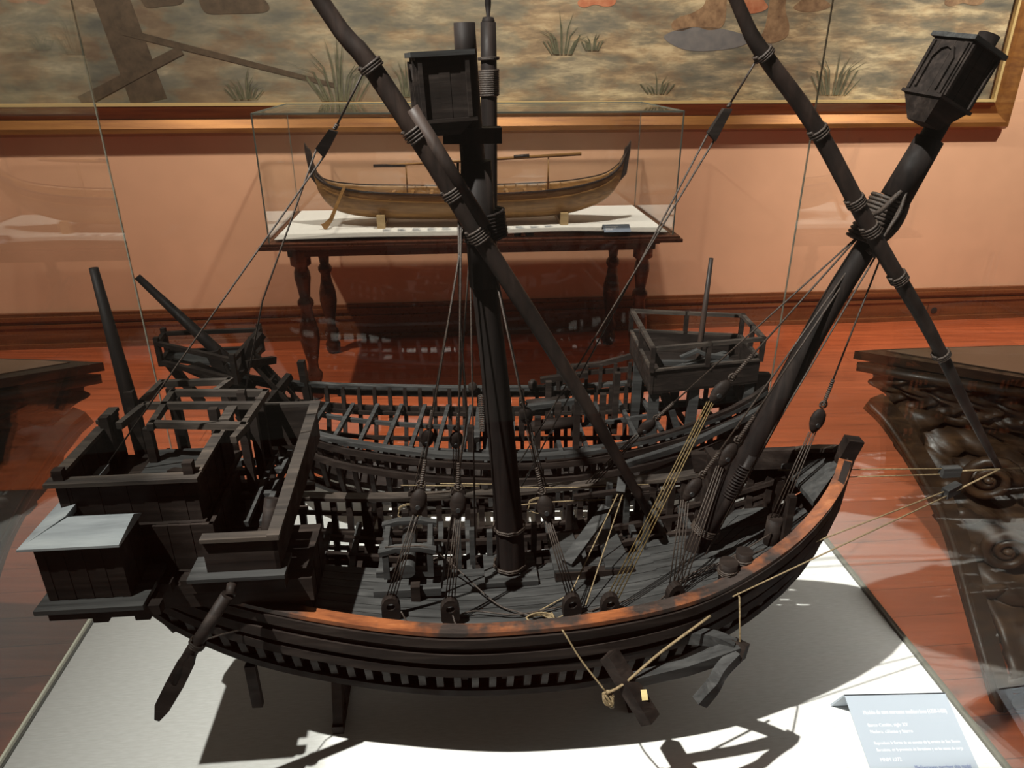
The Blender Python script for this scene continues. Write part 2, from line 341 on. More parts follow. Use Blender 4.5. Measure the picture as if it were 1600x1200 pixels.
for lx in (TX0 + .17, TX1 - .17):
    for ly in (.10, TD - .10):
        m = MB(); m.lathe(lp, 20); o = m.build('leg', 'mahogany', tb); o.location = (lx, ly, 0)
        m = MB(); m.box(-.075, .075, -.03, .03, .80, .822); o2 = m.build('bracket', 'mahogany', o)
gc = empty('glass_case', (-.165, 3.46, .85), R(5.1)); tag(gc, 'frameless glass case over the light-coloured boat on the table', 'display case')
gx0, gx1, gy0, gy1, gh = TX0 + .045, TX1 - .04, .045, TD - .03, .575
t_ = .006
MB().box(gx0, gx1, gy0, gy0 + t_, 0.004, gh).build('glass_pane', 'glass', gc)
MB().box(gx0, gx1, gy1 - t_, gy1, 0.004, gh).build('glass_pane', 'glass', gc)
MB().box(gx0, gx0 + t_, gy0 + t_, gy1 - t_, 0.004, gh).build('glass_pane', 'glass', gc)
MB().box(gx1 - t_, gx1, gy0 + t_, gy1 - t_, 0.004, gh).build('glass_pane', 'glass', gc)
MB().box(gx0, gx1, gy0, gy1, gh, gh + t_).build('glass_lid', 'glass', gc)
for (a, b, c_, d_) in ((gx0, gx0, gy0, gy0), (gx1, gx1, gy0, gy0), (gx0, gx0, gy1, gy1), (gx1, gx1, gy1, gy1)):
    MB().box(a - .003, a + .003, c_ - .003, c_ + .003, 0, gh + .008).build('corner_seal', 'glass_edge', gc)
e = MB(); e.box(gx0, gx1, gy0 - .003, gy0 + .003, gh + .002, gh + .009); e.box(gx0 - .003, gx0 + .003, gy0, gy1, gh + .002, gh + .009); e.box(gx1 - .003, gx1 + .003, gy0, gy1, gh + .002, gh + .009); e.box(gx0, gx1, gy1 - .003, gy1 + .003, gh + .002, gh + .009); e.build('top_seal', 'glass_edge', gc)
sh = MB(); n = 24   # white sheet, its front edge lifting slightly at the right
vs = []
for j, yy in enumerate((gy0 + .02, gy0 + .08, gy0 + .3, gy1 - .02)):
    for i in range(n + 1):
        t = i / n; x = gx0 + .02 + (gx1 - gx0 - .04) * t
        z = .006 + (.018 * math.exp(-((t - .72) / .2) ** 2) + .008 * math.exp(-((t - .25) / .2) ** 2)) * (1 if j == 0 else .8 if j == 1 else .1 if j == 2 else 0)
        vs.append((x, yy, z))
k = len(vs); vs += [(x, y, z + .003) for x, y, z in vs]
fs = []
for j in range(3):
    for i in range(n):
        a = j * (n + 1) + i; fs.append((a, a + n + 1, a + n + 2, a + 1)); fs.append((k + a, k + a + 1, k + a + n + 2, k + a + n + 1))
for i in range(n): fs.append((i, i + 1, k + i + 1, k + i)); a = 3 * (n + 1) + i; fs.append((a, k + a, k + a + 1, a + 1))
sh.add(vs, fs); shm = sh.build('paper_sheet', 'paper'); shm.location = gc.location; shm.rotation_euler = gc.rotation_euler
tag(shm, 'white printed sheet under the light-coloured boat model', 'paper sheet')
pl = MB()
for cx in [gx0 + .55 + .075 * i for i in range(12)]:
    for r_ in range(5): pl.box(cx - .022, cx + .022 - .008 * (r_ % 3), gy0 + .13 + r_ * .012, gy0 + .134 + r_ * .012, .0195, .0198)
tag(pl.build('printed_lines', 'card_grey', shm), kind='stuff')

bt = empty('rowing_boat_model', (-.21, 3.84, .872), R(4)); tag(bt, 'slender light-brown boat model with upturned dark tips inside the far glass case', 'boat model')
us = [-.82, -.80, -.74, -.66, -.52, -.35, -.15, .1, .3, .48, .62, .72, .785, .81]
Bs = [.006, .02, .05, .08, .115, .135, .145, .145, .138, .115, .085, .05, .02, .006]
gs = [.345, .25, .205, .185, .170, .163, .158, .160, .166, .178, .200, .232, .29, .35]
ks = [.30, .18, .085, .045, .022, .012, .008, .008, .012, .025, .06, .11, .20, .30]
def bpt(u, t, sd):
    B = interp(u, us, Bs); g_ = interp(u, us, gs); k_ = interp(u, us, ks)
    return (u, sd * B * (1 - (1 - t) ** 2.2) ** .55, k_ + (g_ - k_) * t)
NU, NT = 56, 10
hv = []; hf = []
def uu(i): return -.82 + 1.63 * i / NU
for i in range(NU + 1):
    for sd, rng in ((-1, range(NT, 0, -1)), (1, range(0, NT + 1))):
        for j in rng: hv.append(bpt(uu(i), j / NT, sd))
W = 2 * NT + 1
for i in range(NU):
    for j in range(W - 1): hf.append((i * W + j, (i + 1) * W + j, (i + 1) * W + j + 1, i * W + j + 1))
hm = MB().add(hv, hf, True); ho = hm.build('hull', 'boat', bt); md = ho.modifiers.new('t', 'SOLIDIFY'); md.thickness = .006; md.offset = 1
for sd in (-1, 1):
    MB().ribbon([Vector(bpt(uu(i), 1, sd)) + Vector((0, 0, .002)) for i in range(NU + 1)], .012, .007).build('gunwale', 'boat_dark', bt)
    MB().ribbon([Vector(bpt(uu(i), .75, sd)) + Vector((0, sd * .003, 0)) for i in range(2, NU - 1)], .006, .006).build('rubbing_strake', 'boat', bt)
for xs_, tip in (((-.835, -.80, -.735), -1), ((.825, .79, .725), 1)):
    p = [(xs_[2], .19 if tip < 0 else .235), (xs_[2] * 1.02, .12 if tip < 0 else .15), (xs_[0] * .985, .235), (xs_[0], .35), (xs_[0], .40), (xs_[0] * .985, .375), (xs_[0] * .97, .365), (xs_[0] * .965, .345), (xs_[1], .27)]
    m = MB(); q = len(p); m.add([(x, -.012, z) for x, z in p] + [(x, .012, z) for x, z in p], [tuple(range(q)), tuple(range(2 * q - 1, q - 1, -1))] + [(i, (i + 1) % q, q + (i + 1) % q, q + i) for i in range(q)])
    m.build('stem_head', 'boat_dark', bt)
for i in range(9): MB().box(-.42 + i * .1, -.405 + i * .1, -.13, .13, .135, .143).build('thwart', 'boat', bt)
for i in range(15):
    u_ = -.36 + i * .06; MB().ribbon([bpt(u_, t, s_) if 0 else Vector(bpt(u_, t, s_)) * 1 + Vector((0, -s_ * .008, .004)) for s_, t in [(-1, .98), (-1, .7), (-1, .35), (-1, .05), (1, .05), (1, .35), (1, .7), (1, .98)]], .006, .006, (1, 0, 0)).build('frame_rib', 'boat', bt)
sp = MB(); sp.tube([(-.50, -.0, .285), (-.30, 0, .292), (.57, 0, .335)], [.004, .006, .009], 10); sp.build('spar', 'boat', bt)
MB().box(-.50, -.34, -.008, .008, .278, .292).build('oar_blade', 'boat_dark', bt)
MB().tube([(.22, 0, .323), (.30, 0, .328)], .0095, 10).build('spar_sleeve', 'boat_dark', bt)
for x_ in (-.335, .40): MB().tube([(x_, 0, .15), (x_, 0, .30 if x_ < 0 else .325)], .004, 8).build('spar_prop', 'boat', bt)
m = MB(); m.ribbon([(-.64, -.09, .20), (-.69, -.115, .10), (-.72, -.12, .04), (-.75, -.12, .008), (-.765, -.12, .0)], [.008] * 5, [.014, .016, .02, .03, .036], (1, 0, 0)); m.build('steering_oar', 'boat', bt)
for x_ in (-.47, .475):
    ck = MB(); ck.add([(x_ - .02, -.1, -.006), (x_ + .02, -.1, -.006), (x_ + .02, .1, -.006), (x_ - .02, .1, -.006), (x_ - .02, -.1, .016), (x_ + .02, -.1, .016), (x_ + .02, .1, .016), (x_ - .02, .1, .016)], [(0, 3, 2, 1), (4, 5, 6, 7), (0, 1, 5, 4), (1, 2, 6, 5), (2, 3, 7, 6), (3, 0, 4, 7)])
    ck.box(x_ - .02, x_ + .02, -.13, -.1, -.006, .06); ck.box(x_ - .02, x_ + .02, .1, .13, -.006, .06)
    co = ck.build('boat_cradle', 'block_wood'); co.location = bt.location; co.rotation_euler = bt.rotation_euler; co.location.z -= .004
    tag(co, ('small wooden chock under the left half of the light-brown boat' if x_ < 0 else 'small wooden chock under the right half of the light-brown boat'), 'cradle', 'chocks under the light-brown boat')

def text_mesh(name, body, size, mat, parent, xf, squeeze=1.0, maxw=None):
    cu = bpy.data.curves.new(name, 'FONT'); cu.body = body; cu.size = size; cu.extrude = .00012; cu.resolution_u = 2
    to = bpy.data.objects.new(name + '_tmp', cu); COL.objects.link(to)
    dg = bpy.context.evaluated_depsgraph_get(); me = bpy.data.meshes.new_from_object(to.evaluated_get(dg)); COL.objects.unlink(to); bpy.data.objects.remove(to)
    me.materials.clear(); me.materials.append(M[mat]); me.name = name
    tw = max(v.co.x for v in me.vertices)
    if maxw and tw * squeeze > maxw: squeeze = maxw / tw
    o = bpy.data.objects.new(name, me); COL.objects.link(o); o.parent = parent; o.matrix_local = xf @ Matrix.Diagonal((squeeze, 1, 1, 1)); return o
def tent_card(name, loc, rz, w, h, d_front, d_back, mat, lines, label):
    r = empty(name, loc, rz); tag(r, label, 'label card')
    t = .0025
    m = MB(); m.hexa([(0, -d_front, 0), (w, -d_front, 0), (w, -d_front + t * 1.4, 0), (0, -d_front + t * 1.4, 0)], [(0, -.0015, h), (w, -.0015, h), (w, .001, h), (0, .001, h)])
    m.hexa([(0, d_back - t * 1.4, 0), (w, d_back - t * 1.4, 0), (w, d_back, 0), (0, d_back, 0)], [(0, -.001, h), (w, -.001, h), (w, .0015, h), (0, .0015, h)])
    m.build('folded_card', mat, r)
    ang = math.atan2(h, d_front)
    base = Matrix.Translation((0, -d_front, 0)) @ Matrix.Rotation(ang, 4, 'X')
    L = math.hypot(h, d_front)
    for (x, s_, size, body, ink) in lines:
        text_mesh('lettering', body, size, ink, r, base @ Matrix.Translation((x, L - s_, .0006)), .93, w - x - .010)
    return r
tent_card('label_card', (.452, 3.59, .874), R(5), .135, .028, .05, .02, 'card_grey',
          [(.01, .018, .010, 'Modelo de barca', 'white_ink'), (.01, .03, .008, 'Madera, siglo XIX', 'white_ink'), (.01, .042, .008, 'Boat model', 'white_ink')], 'small slate-blue label card on the white sheet beside the light-brown boat')

# ---------------------------------------------------------------- front display case
YC = R(4.9); CM = Matrix.Rotation(YC, 4, 'Z')
cs = empty('glass_case', (0, 0, .75), YC); tag(cs, 'large glass case around both dark ship models in the foreground', 'display case')
cx0, cx1, cy0, cy1, ch = -.655, .747, .33, 1.50, 1.45
MB().box(cx0, cx1, cy0, cy1, -.04, -.004).build('base_board', 'white_board', cs)
MB().box(cx0, cx1, cy0, cy0 + .006, -.004, ch).build('glass_pane', 'glass', cs)
MB().box(cx0, cx1, cy1 - .006, cy1, -.004, ch).build('glass_pane', 'glass', cs)
MB().box(cx0, cx0 + .006, cy0 + .006, cy1 - .006, -.004, ch).build('glass_pane', 'glass_side', cs)
MB().box(cx1 - .006, cx1, cy0 + .006, cy1 - .006, -.004, ch).build('glass_pane', 'glass_side', cs)
for a, b in ((cx0, cy1), (cx1, cy1)):
    MB().box(a - .0013, a + .0013, b - .0013, b + .0013, 0, ch).build('corner_seal', 'seal_light', cs)
for a in (cx0, cx1): MB().box(a - .004, a + .004, cy0, cy1, -.002, .004).build('bottom_seal', 'seal_light', cs)
lc = MB().box(cx0 + .007, cx1 - .007, cy0 + .007, cy1 - .007, -.004, 0).build('linen_cloth', 'linen'); lc.location = (0, 0, .75); lc.rotation_euler = (0, 0, YC)
tag(lc, 'white linen cloth covering the base under the two dark ships', 'cloth')
st = empty('case_stand', (0, 0, 0), YC); tag(st, 'dark wooden stand carrying the large glass case', 'stand')
MB().box(cx0, cx1, cy0, cy1, .67, .71).build('stand_top', 'carved', st)
for a in (cx0 + .08, cx1 - .14):
    for b in (cy0 + .08, cy1 - .14): MB().box(a, a + .06, b, b + .06, 0, .67).build('leg', 'carved', st)

tent_card('label_card', (.488, .772, .75), R(1.5), .15, .05, .135, .028, 'card_blue',
          [(.018, .028, .0085, 'Modelo de nave mercante mediterránea (1250-1450)', 'white_ink'),
           (.018, .045, .0065, 'Barco Catalán, siglo XV', 'white_ink'), (.018, .054, .0065, 'Madera, cáñamo y hierro', 'white_ink'),
           (.018, .069, .0060, 'Reproduce la forma de un exvoto de la ermita de San Simón', 'white_ink'), (.018, .078, .0060, 'Barcelona, en la provincia de Barcelona y en las naves de carga', 'white_ink'),
           (.018, .091, .0070, 'MNM 1072', 'white_ink'), (.062, .102, .0075, 'Mediterranean merchant ship model', 'blue_ink')],
          'pale blue label card with white lettering on the cloth below the ship')

# ---------------------------------------------------------------- hull helper
class Hull:
    def __init__(s, us, Bs, gs, ks): s.us, s.Bs, s.gs, s.ks = us, Bs, gs, ks
    def B(s, u): return max(.002, interp(u, s.us, s.Bs))
    def g(s, u): return interp(u, s.us, s.gs)
    def k(s, u): return interp(u, s.us, s.ks)
    def p(s, u, t, sd, off=0):
        b = s.B(u) * (1 - (1 - min(1.2, max(0, t)) if t < 1 else 0) ** 2.3) ** .52
        return Vector((u, sd * max(0, b + off), s.k(u) + (s.g(u) - s.k(u)) * t))
    def w2t(s, u, w): return (w - s.k(u)) / (s.g(u) - s.k(u))
    def strake(s, mb, u0, u1, t0, t1, sd, n=30, th=.004, off=0):
        lo = []; hi = []
        for i in range(n):
            ua = u0 + (u1 - u0) * i / n; ub = u0 + (u1 - u0) * (i + 1) / n
            a = [s.p(ua, t0, sd, off), s.p(ub, t0, sd, off), s.p(ub, t0, sd, off + th), s.p(ua, t0, sd, off + th)]
            b = [s.p(ua, t1, sd, off), s.p(ub, t1, sd, off), s.p(ub, t1, sd, off + th), s.p(ua, t1, sd, off + th)]
            mb.hexa(a, b)
    def wale(s, t, sd, u0, u1, a, b, off=.004, n=40):
        pts = [s.p(u0 + (u1 - u0) * i / n, t, sd, off) for i in range(n + 1)]
        return MB().ribbon(pts, a, b)
    def rib(s, u, a, b, t1=1.0, off=-.006):
        ts = [1, .9, .78, .66, .54, .42, .3, .2, .1, .04, 0]
        pts = [s.p(u, t * t1, -1, off) for t in ts] + [s.p(u, t * t1, 1, off) for t in ts[-2::-1]]
        return MB().ribbon(pts, b, a, (1, 0, 0))
def plate_block(name, loc, rz, mat, parent, w=.024, h=.039, th=.010, hole=.0055):
    m = MB(); n = 16; outer = []; inner = []
    for i in range(n):
        an = 2 * math.pi * i / n + math.pi / n; c_, s_ = math.cos(an), math.sin(an)
        if s_ > 0: outer.append((c_ * w / 2, h * .55 + s_ * h * .45))
        else:
            q = max(abs(c_), abs(s_)); outer.append((c_ / q * w / 2, h * .55 + s_ / q * h * .55))
        inner.append((c_ * hole, h * .62 + s_ * hole))
    vs = [(x, -th / 2, z) for x, z in outer] + [(x, -th / 2, z) for x, z in inner] + [(x, th / 2, z) for x, z in outer] + [(x, th / 2, z) for x, z in inner]
    fs = []
    for i in range(n):
        j = (i + 1) % n; fs += [(i, j, n + j, n + i), (2*n + j, 2*n + i, 3*n + i, 3*n + j), (j, i, 2*n + i, 2*n + j), (n + i, n + j, 3*n + j, 3*n + i)]
    m.add(vs, fs); o = m.build(name, mat, parent); o.location = loc; o.rotation_euler = (0, 0, rz); return o
def pear_block(name, p, d, mat, parent, L=.036, w=.021, th=.012):
    """oval pulley block whose long axis follows direction d, with a seizing ring"""
    m = MB(); pr_ = [(.05, 0), (.55, .12), (.9, .35), (1, .55), (.85, .8), (.45, .95), (.1, 1)]
    d = Vector(d).normalized(); x = d.orthogonal().normalized(); x = d.cross(Vector((0, 1, 0))); x.normalize(); y = d.cross(x)
    vs = []; k_ = 14
    for r_, z_ in pr_:
        for j in range(k_):
            an = 2 * math.pi * j / k_; vs.append(x * math.cos(an) * r_ * w / 2 + y * math.sin(an) * r_ * th / 2 + d * (z_ - .5) * L)
    fs = [(i * k_ + j, i * k_ + (j + 1) % k_, (i + 1) * k_ + (j + 1) % k_, (i + 1) * k_ + j) for i in range(len(pr_) - 1) for j in range(k_)] + [tuple(range(k_))[::-1], tuple(range((len(pr_) - 1) * k_, len(pr_) * k_))]
    m.add(vs, fs, True); o = m.build(name, mat, parent); o.location = p
    rg = MB(); q = d * L * .5; pts = [q + d * .006 + x * math.cos(a) * .005 + d * math.sin(a) * .005 for a in [i * math.pi / 4 for i in range(9)]]; rg.tube(pts, .0013, 6); rg.build('rope_eye', 'rope_dark', o)
    h = MB(); h.tube([y * -(th / 2 + .0008) - d * L * .12, y * (th / 2 + .0008) - d * L * .12], .003, 10); h.build('sheave', 'black_hole', o)
    return o
def helix(mb, p, q, r, turns, wr, k=10):
    p, q = Vector(p), Vector(q); d = (q - p); L = d.length; d.normalize(); x = d.orthogonal().normalized(); y = d.cross(x); n = int(turns * k)
    mb.tube([p + d * (L * i / n) + (x * math.cos(2*math.pi*i/k) + y * math.sin(2*math.pi*i/k)) * r for i in range(n + 1)], wr, 5)
def rope(parent, name, pts, r=.0011, mat='rope_dark', sag=0):
    pts = [Vector(p) for p in pts]
    if len(pts) == 2 and sag: 
        a, b = pts; pts = [a.lerp(b, i / 12) + Vector((0, 0, -sag * 4 * (i / 12) * (1 - i / 12))) for i in range(13)]
    return MB().tube(pts, r, 6).build(name, mat, parent)
def served(parent, p, q, r=.0026):
    m = MB(); L = (Vector(q) - Vector(p)).length; helix(m, p, q, r * .6, max(3, L / .0028), .0013, 8); m.tube([p, q], r * .6, 6); return m.build('rope_serving', 'rope_dark', parent)
def tackle(parent, p, q, spread=.007, n=4, mat='rope_dark', r=.0008):
    p, q = Vector(p), Vector(q)
    for i in range(n):
        a = (i / (n - 1) - .5) * spread * 1.7
        rope(parent, 'tackle_line', [p + Vector((a, 0, 0)), q + Vector((a * .6, .001 * (i % 2), 0))], r, mat)
def planked(mb, P, Q, h0, h1, th, nrm, n):
    """vertical boards between two foot points"""
    P, Q = Vector(P), Vector(Q); N = Vector(nrm).normalized() * th
    for i in range(n):
        a = P.lerp(Q, i / n + .0008); b = P.lerp(Q, (i + 1) / n - .0008); o = N * (.12 * (i % 2))
        lo = [a + o, b + o, b + o + N, a + o + N]
        z0_ = Vector((0, 0, h0)); z1_ = Vector((0, 0, h1)); mb.hexa([v + z0_ for v in lo], [v + z1_ for v in lo])
def crow_nest(parent, xf, tp=.024):
    """square top box: floor block, four walls with an arched recess, overhanging lid rim"""
    m = MB(); w = .040; h = .085
    def wall(a, b, n_):
        planked(m, a, b, 0, h, .004, n_, 5)
    wall((-w, -w, 0), (w, -w, 0), (0, 1, 0)); wall((-w, w, 0), (w, w, 0), (0, -1, 0)); wall((-w, -w, 0), (-w, w, 0), (1, 0, 0)); wall((w, -w, 0), (w, w, 0), (-1, 0, 0))
    o = m.build('crow_nest', 'ship', parent, xf)
    r_ = MB(); e_ = .006
    for a, b in (((-w - e_, -w - e_), (w + e_, -w + .005)), ((-w - e_, w - .005), (w + e_, w + e_)), ((-w - e_, -w + .005), (-w + .005, w - .005)), ((w - .005, -w + .005), (w + e_, w - .005))):
        r_.box(a[0], b[0], a[1], b[1], h, h + .007)
    r_.build('nest_rim', 'ship_grey', o)
    b_ = MB(); b_.hexa([(-w * .5, -w * .5, -tp), (w * .5, -w * .5, -tp), (w * .5, w * .5, -tp), (-w * .5, w * .5, -tp)], [(-w, -w, -.003), (w, -w, -.003), (w, w, -.003), (-w, w, -.003)]); b_.box(-w - .004, w + .004, -w - .004, w + .004, -.004, 0.001); b_.build('nest_floor', 'ship', o)
    a_ = MB()
    for sx, s_ in ((-1, 1),):
        pts = [(-w - .002, -.022, .008), (-w - .002, -.022, .055), (-w - .002, -.012, .070), (-w - .002, 0, .074), (-w - .002, .012, .070), (-w - .002, .022, .055), (-w - .002, .022, .008)]
        a_.ribbon(pts, .005, .005, (1, 0, 0))
    for yy in (-w + .006, w - .006): a_.box(-w - .004, -w, yy - .003, yy + .003, .002, .08)
    for xx in (-w + .006, w - .006): a_.box(xx - .003, xx + .003, -w - .004, -w, .002, .08)
    a_.build('moulding', 'ship', o)
    return o

# ================================================================ FRONT SHIP
S0 = empty('ship_model', (0, .824, .75), YC)
tag(S0, 'nearer dark wooden merchant ship model with two masts, rigging and high stern castle', 'ship model')
H0 = Hull([-.505, -.45, -.35, -.22, -.1, 0, .1, .2, .27, .35, .405, .44, .462],
          [.045, .075, .110, .133, .148, .151, .150, .141, .124, .099, .070, .038, .006],
          [.335, .325, .308, .284, .271, .270, .276, .287, .301, .334, .368, .392, .408],
          [.230, .178, .126, .089, .071, .065, .069, .090, .122, .176, .233, .30, .37])
# ribs
nr = 42
for i in range(nr):
    u = -.49 + .93 * i / (nr - 1); H0.rib(u, .009, .009, 1.0, -.0045).build('hull_rib', 'ship', S0)
# planking: near side upper band, bottom, far-side bow and stern
m = MB()
for j in range(6):
    t0 = .685 + j * .0525; H0.strake(m, -.505, .458, t0, t0 + .052, -1, 44, .003 + .0012 * (j % 2))
m.build('outer_planking', 'ship', S0)['label'] = 'dark planked band along the near side'
m = MB()
for j in range(4):
    for sd in (-1, 1): H0.strake(m, -.505, .455, .01 + j * .085, .092 + j * .085, sd, 40, .003)
m.build('bottom_planking', 'ship', S0)
for ua, ub in ((.37, .458), (-.505, -.40)):
    m = MB()
    for j in range(6): H0.strake(m, ua, ub, .45 + j * .09, .541 + j * .09, 1, 12, .003)
    m.build('outer_planking', 'ship', S0)
for ta in (.38, .49, .60):
    m = MB(); H0.strake(m, -.25, .37, ta, ta + .055, 1, 30, .003); m.build('added_plank', 'ship', S0)  # added planks, covering bright cloth that should look shaded through the ribs
# wales
for t, a, b in ((.93, .009, .013), (.80, .010, .015), (.675, .012, .013), (.36, .006, .010)):
    H0.wale(t, -1, -.50, .456, a, b).build('wale', 'ship', S0)
for t, a, b in ((.86, .005, .006), (.70, .005, .006), (.56, .005, .006), (.45, .006, .009)):
    H0.wale(t, 1, -.50, .456, a, b, -.002).build('stringer', 'ship', S0)
for t in (.72, .36, .22):
    H0.wale(t, -1, -.48, .40, .006, .006, -.012).build('stringer', 'ship', S0)
    H0.wale(t, 1, -.48, .40, .006, .006, -.012).build('stringer', 'ship', S0)
# gunwales
n = 60
MB().ribbon([H0.p(-.5 + .955 * i / n, 1, -1, -.002) + Vector((0, 0, -.001)) for i in range(n + 1)], .017, .006).build('gunwale', 'gunwale', S0)['label'] = 'near gunwale worn to orange wood'
MB().ribbon([H0.p(-.5 + .955 * i / n, 1, 1, -.004) + Vector((0, 0, .003)) for i in range(n + 1)], .018, .006).build('gunwale', 'ship_rail', S0)
# keel, stem, sternpost
MB().ribbon([(-.505 + .96 * i / 40, 0, H0.k(-.505 + .96 * i / 40) - .006) for i in range(41)], .012, .016).build('keel', 'ship', S0)
MB().ribbon([(.418, 0, .235), (.444, 0, .30), (.458, 0, .36), (.462, 0, .40), (.468, -.004, .430)], .015, .023, (1, 0, 0)).build('stem_post', 'ship', S0)
MB().ribbon([(-.47, 0, .17), (-.505, 0, .235), (-.52, 0, .33)], .014, .022, (1, 0, 0)).build('stern_post', 'ship', S0)
# deck
def deck_w(u): return H0.g(u) - (.036 if u < .25 else .036 + (u - .25) * .25)
def deck_strips(name, u0, u1, v0f, v1f, mat, nstrip, un=26):
    m = MB()
    for s_ in range(nstrip):
        for i in range(un):
            a = u0 + (u1 - u0) * i / un; b = u0 + (u1 - u0) * (i + 1) / un
            def q(u, f): lo, hi = v0f(u), v1f(u); return lo + (hi - lo) * f
            f0 = s_ / nstrip + .004; f1 = (s_ + 1) / nstrip - .004
            P = [(a, q(a, f0)), (b, q(b, f0)), (b, q(b, f1)), (a, q(a, f1))]
            m.hexa([(x, y, deck_w(x) - .005) for x, y in P], [(x, y, deck_w(x)) for x, y in P])
    return m.build(name, mat, S0)
def inner(u): return H0.p(u, H0.w2t(u, deck_w(u)), 1, -.011).y
deck_strips('main_deck', -.29, .20, lambda u: -inner(u), lambda u: .012, 'ship_grey', 9)
deck_strips('fore_deck', .20, .43, lambda u: -inner(u), lambda u: inner(u) * (.25 if u < .3 else .25 + min(1, (u - .3) / .05) * .6), 'ship_grey', 10, 14)
# deck beams spanning the open far half, carlings, lower deck beams
for i in range(14):
    u = -.27 + i * .042
    if -.02 < u < .03 : continue
    w_ = deck_w(u) - .009; MB().beam((u, .0, w_), (u, inner(u) + .006, w_), .008, .009).build('deck_beam', 'ship_grey', S0)
for v in (.045, .085): MB().ribbon([(-.27 + .56 * i / 20, v, deck_w(-.27 + .56 * i / 20) - .008) for i in range(21)], .007, .008).build('carling', 'ship', S0)
for i in range(12):
    u = -.28 + i * .052; t = .5; a = H0.p(u, t, -1, -.008); b = H0.p(u, t, 1, -.008); MB().beam(a, b, .008, .009).build('hold_beam', 'ship', S0)
# bulkhead block before the castle
m = MB(); planked(m, (-.262, -.115, 0), (-.262, .02, 0), .22, .315, .005, (-1, 0, 0), 8); planked(m, (-.30, -.115, 0), (-.262, -.115, 0), .22, .315, .005, (0, 1, 0), 3); m.box(-.36, -.262, -.115, .02, .31, .318); m.build('bulkhead', 'ship', S0)
# bow breast-hooks and knight heads
m = MB(); m.hexa([(.40, -.05, .355), (.455, -.008, .388), (.455, .008, .388), (.40, .05, .355)], [(.40, -.05, .362), (.455, -.008, .395), (.455, .008, .395), (.40, .05, .362)]); m.build('bow_platform', 'ship_grey', S0)
for v, s_ in ((.012, 1), (-.03, .8)): MB().box(.375, .385, v - .005, v + .005, .28, .36).build('bitt_post', 'ship', S0)
MB().tube([(.367, -.02, .255), (.367, -.02, .318)], .011, 12).build('bitt_post', 'ship', S0)
m = MB(); m.box(.305, .317, .075, .11, .25, .36); m.build('knight_head', 'ship', S0)
MB().beam((.29, .112, .335), (.42, .05, .372), .012, .03).build('bow_rail', 'ship', S0)

# ---- stern castle
B0, B1, V0, V1 = -.525, -.372, -.09, .075
m = MB()
planked(m, (B0, V0, 0), (B1, V0, 0), .408, .464, .005, (0, 1, 0), 10)
planked(m, (B0, V0, 0), (B0, V1, 0), .408, .468, .005, (1, 0, 0), 9)
planked(m, (B1, V0, 0), (B1, V1 - .02, 0), .408, .466, .005, (-1, 0, 0), 8)
m.build('castle_wall', 'ship', S0)
m = MB(); planked(m, (-.475, -.10, 0), (-.358, -.10, 0), .30, .408, .005, (0, 1, 0), 9); planked(m, (-.358, -.10, 0), (-.358, .02, 0), .30, .408, .005, (-1, 0, 0), 6); planked(m, (-.475, -.10, 0), (-.475, .09, 0), .30, .408, .005, (1, 0, 0), 8)
m.build('castle_lower_wall', 'ship', S0)
m = MB(); m.box(B0 - .004, B1 + .004, V0 - .006, V1, .402, .408); m.build('castle_ledge', 'ship', S0)
m = MB()
for j in range(7): m.box(B0 + .052, B1 - .006, V0 + .008 + j * .0205, V0 + .0275 + j * .0205, .418, .422)
m.build('castle_floor', 'ship_grey', S0)
m = MB(); m.box(B0 - .008, B1 + .006, V0 - .008, V0 + .008, .464, .469); m.build('castle_rail', 'ship_rail', S0)
m = MB(); m.box(B0 - .006, B0 + .007, V0 + .008, V1 - .04, .468, .473); m.box(B0 - .006, B0 + .007, V1 - .038, V1 + .002, .475, .480); m.box(B0 - .004, B0 + .005, V1 - .038, V1 + .002, .468, .475); m.build('castle_rail', 'ship_rail', S0)
m = MB(); m.box(B1 - .006, B1 + .007, V0 + .008, V1 - .045, .466, .471); m.box(B1 - .004, B1 + .009, V1 - .045, V1 - .005, .474, .479); m.box(B1 - .002, B1 + .005, V1 - .045, V1 - .018, .466, .474); m.build('castle_rail', 'ship_rail', S0)
for x, y, h_ in ((B0 + .006, V0 + .004, .482), (B1 - .006, V0 + .006, .484), (B0 + .008, V1 - .042, .488), (B1 - .014, V1 - .03, .488), (B0 + .022, V1 + .008, .50), (B1 + .012, V1 + .012, .492)):
    MB().box(x - .0055, x + .0055, y - .005, y + .005, .42 if h_ < .495 else .33, h_).build('castle_post', 'ship', S0)
m = MB(); m.tube([(-.395, -.02, .43), (-.378, .0, .445)], .006, 10); m.build('castle_block', 'ship', S0)
MB().beam((-.43, -.012, .428), (-.405, -.03, .436), .010, .010).build('castle_block', 'ship', S0)
MB().beam((-.40, .02, .428), (-.385, -.02, .44), .009, .012).build('castle_block', 'ship', S0)
rope(S0, 'rope_coil', catmull([(-.455, -.045, .424), (-.44, -.03, .424), (-.432, -.05, .425), (-.45, -.058, .425), (-.465, -.05, .426)], 5), .002, 'rope_dark')
# mizzen mast stub
MB().tube([(-.505, .088, .33), (-.508, .09, .47), (-.513, .09, .665)], [.011, .0105, .0055], 12).build('mizzen_mast', 'mast', S0)
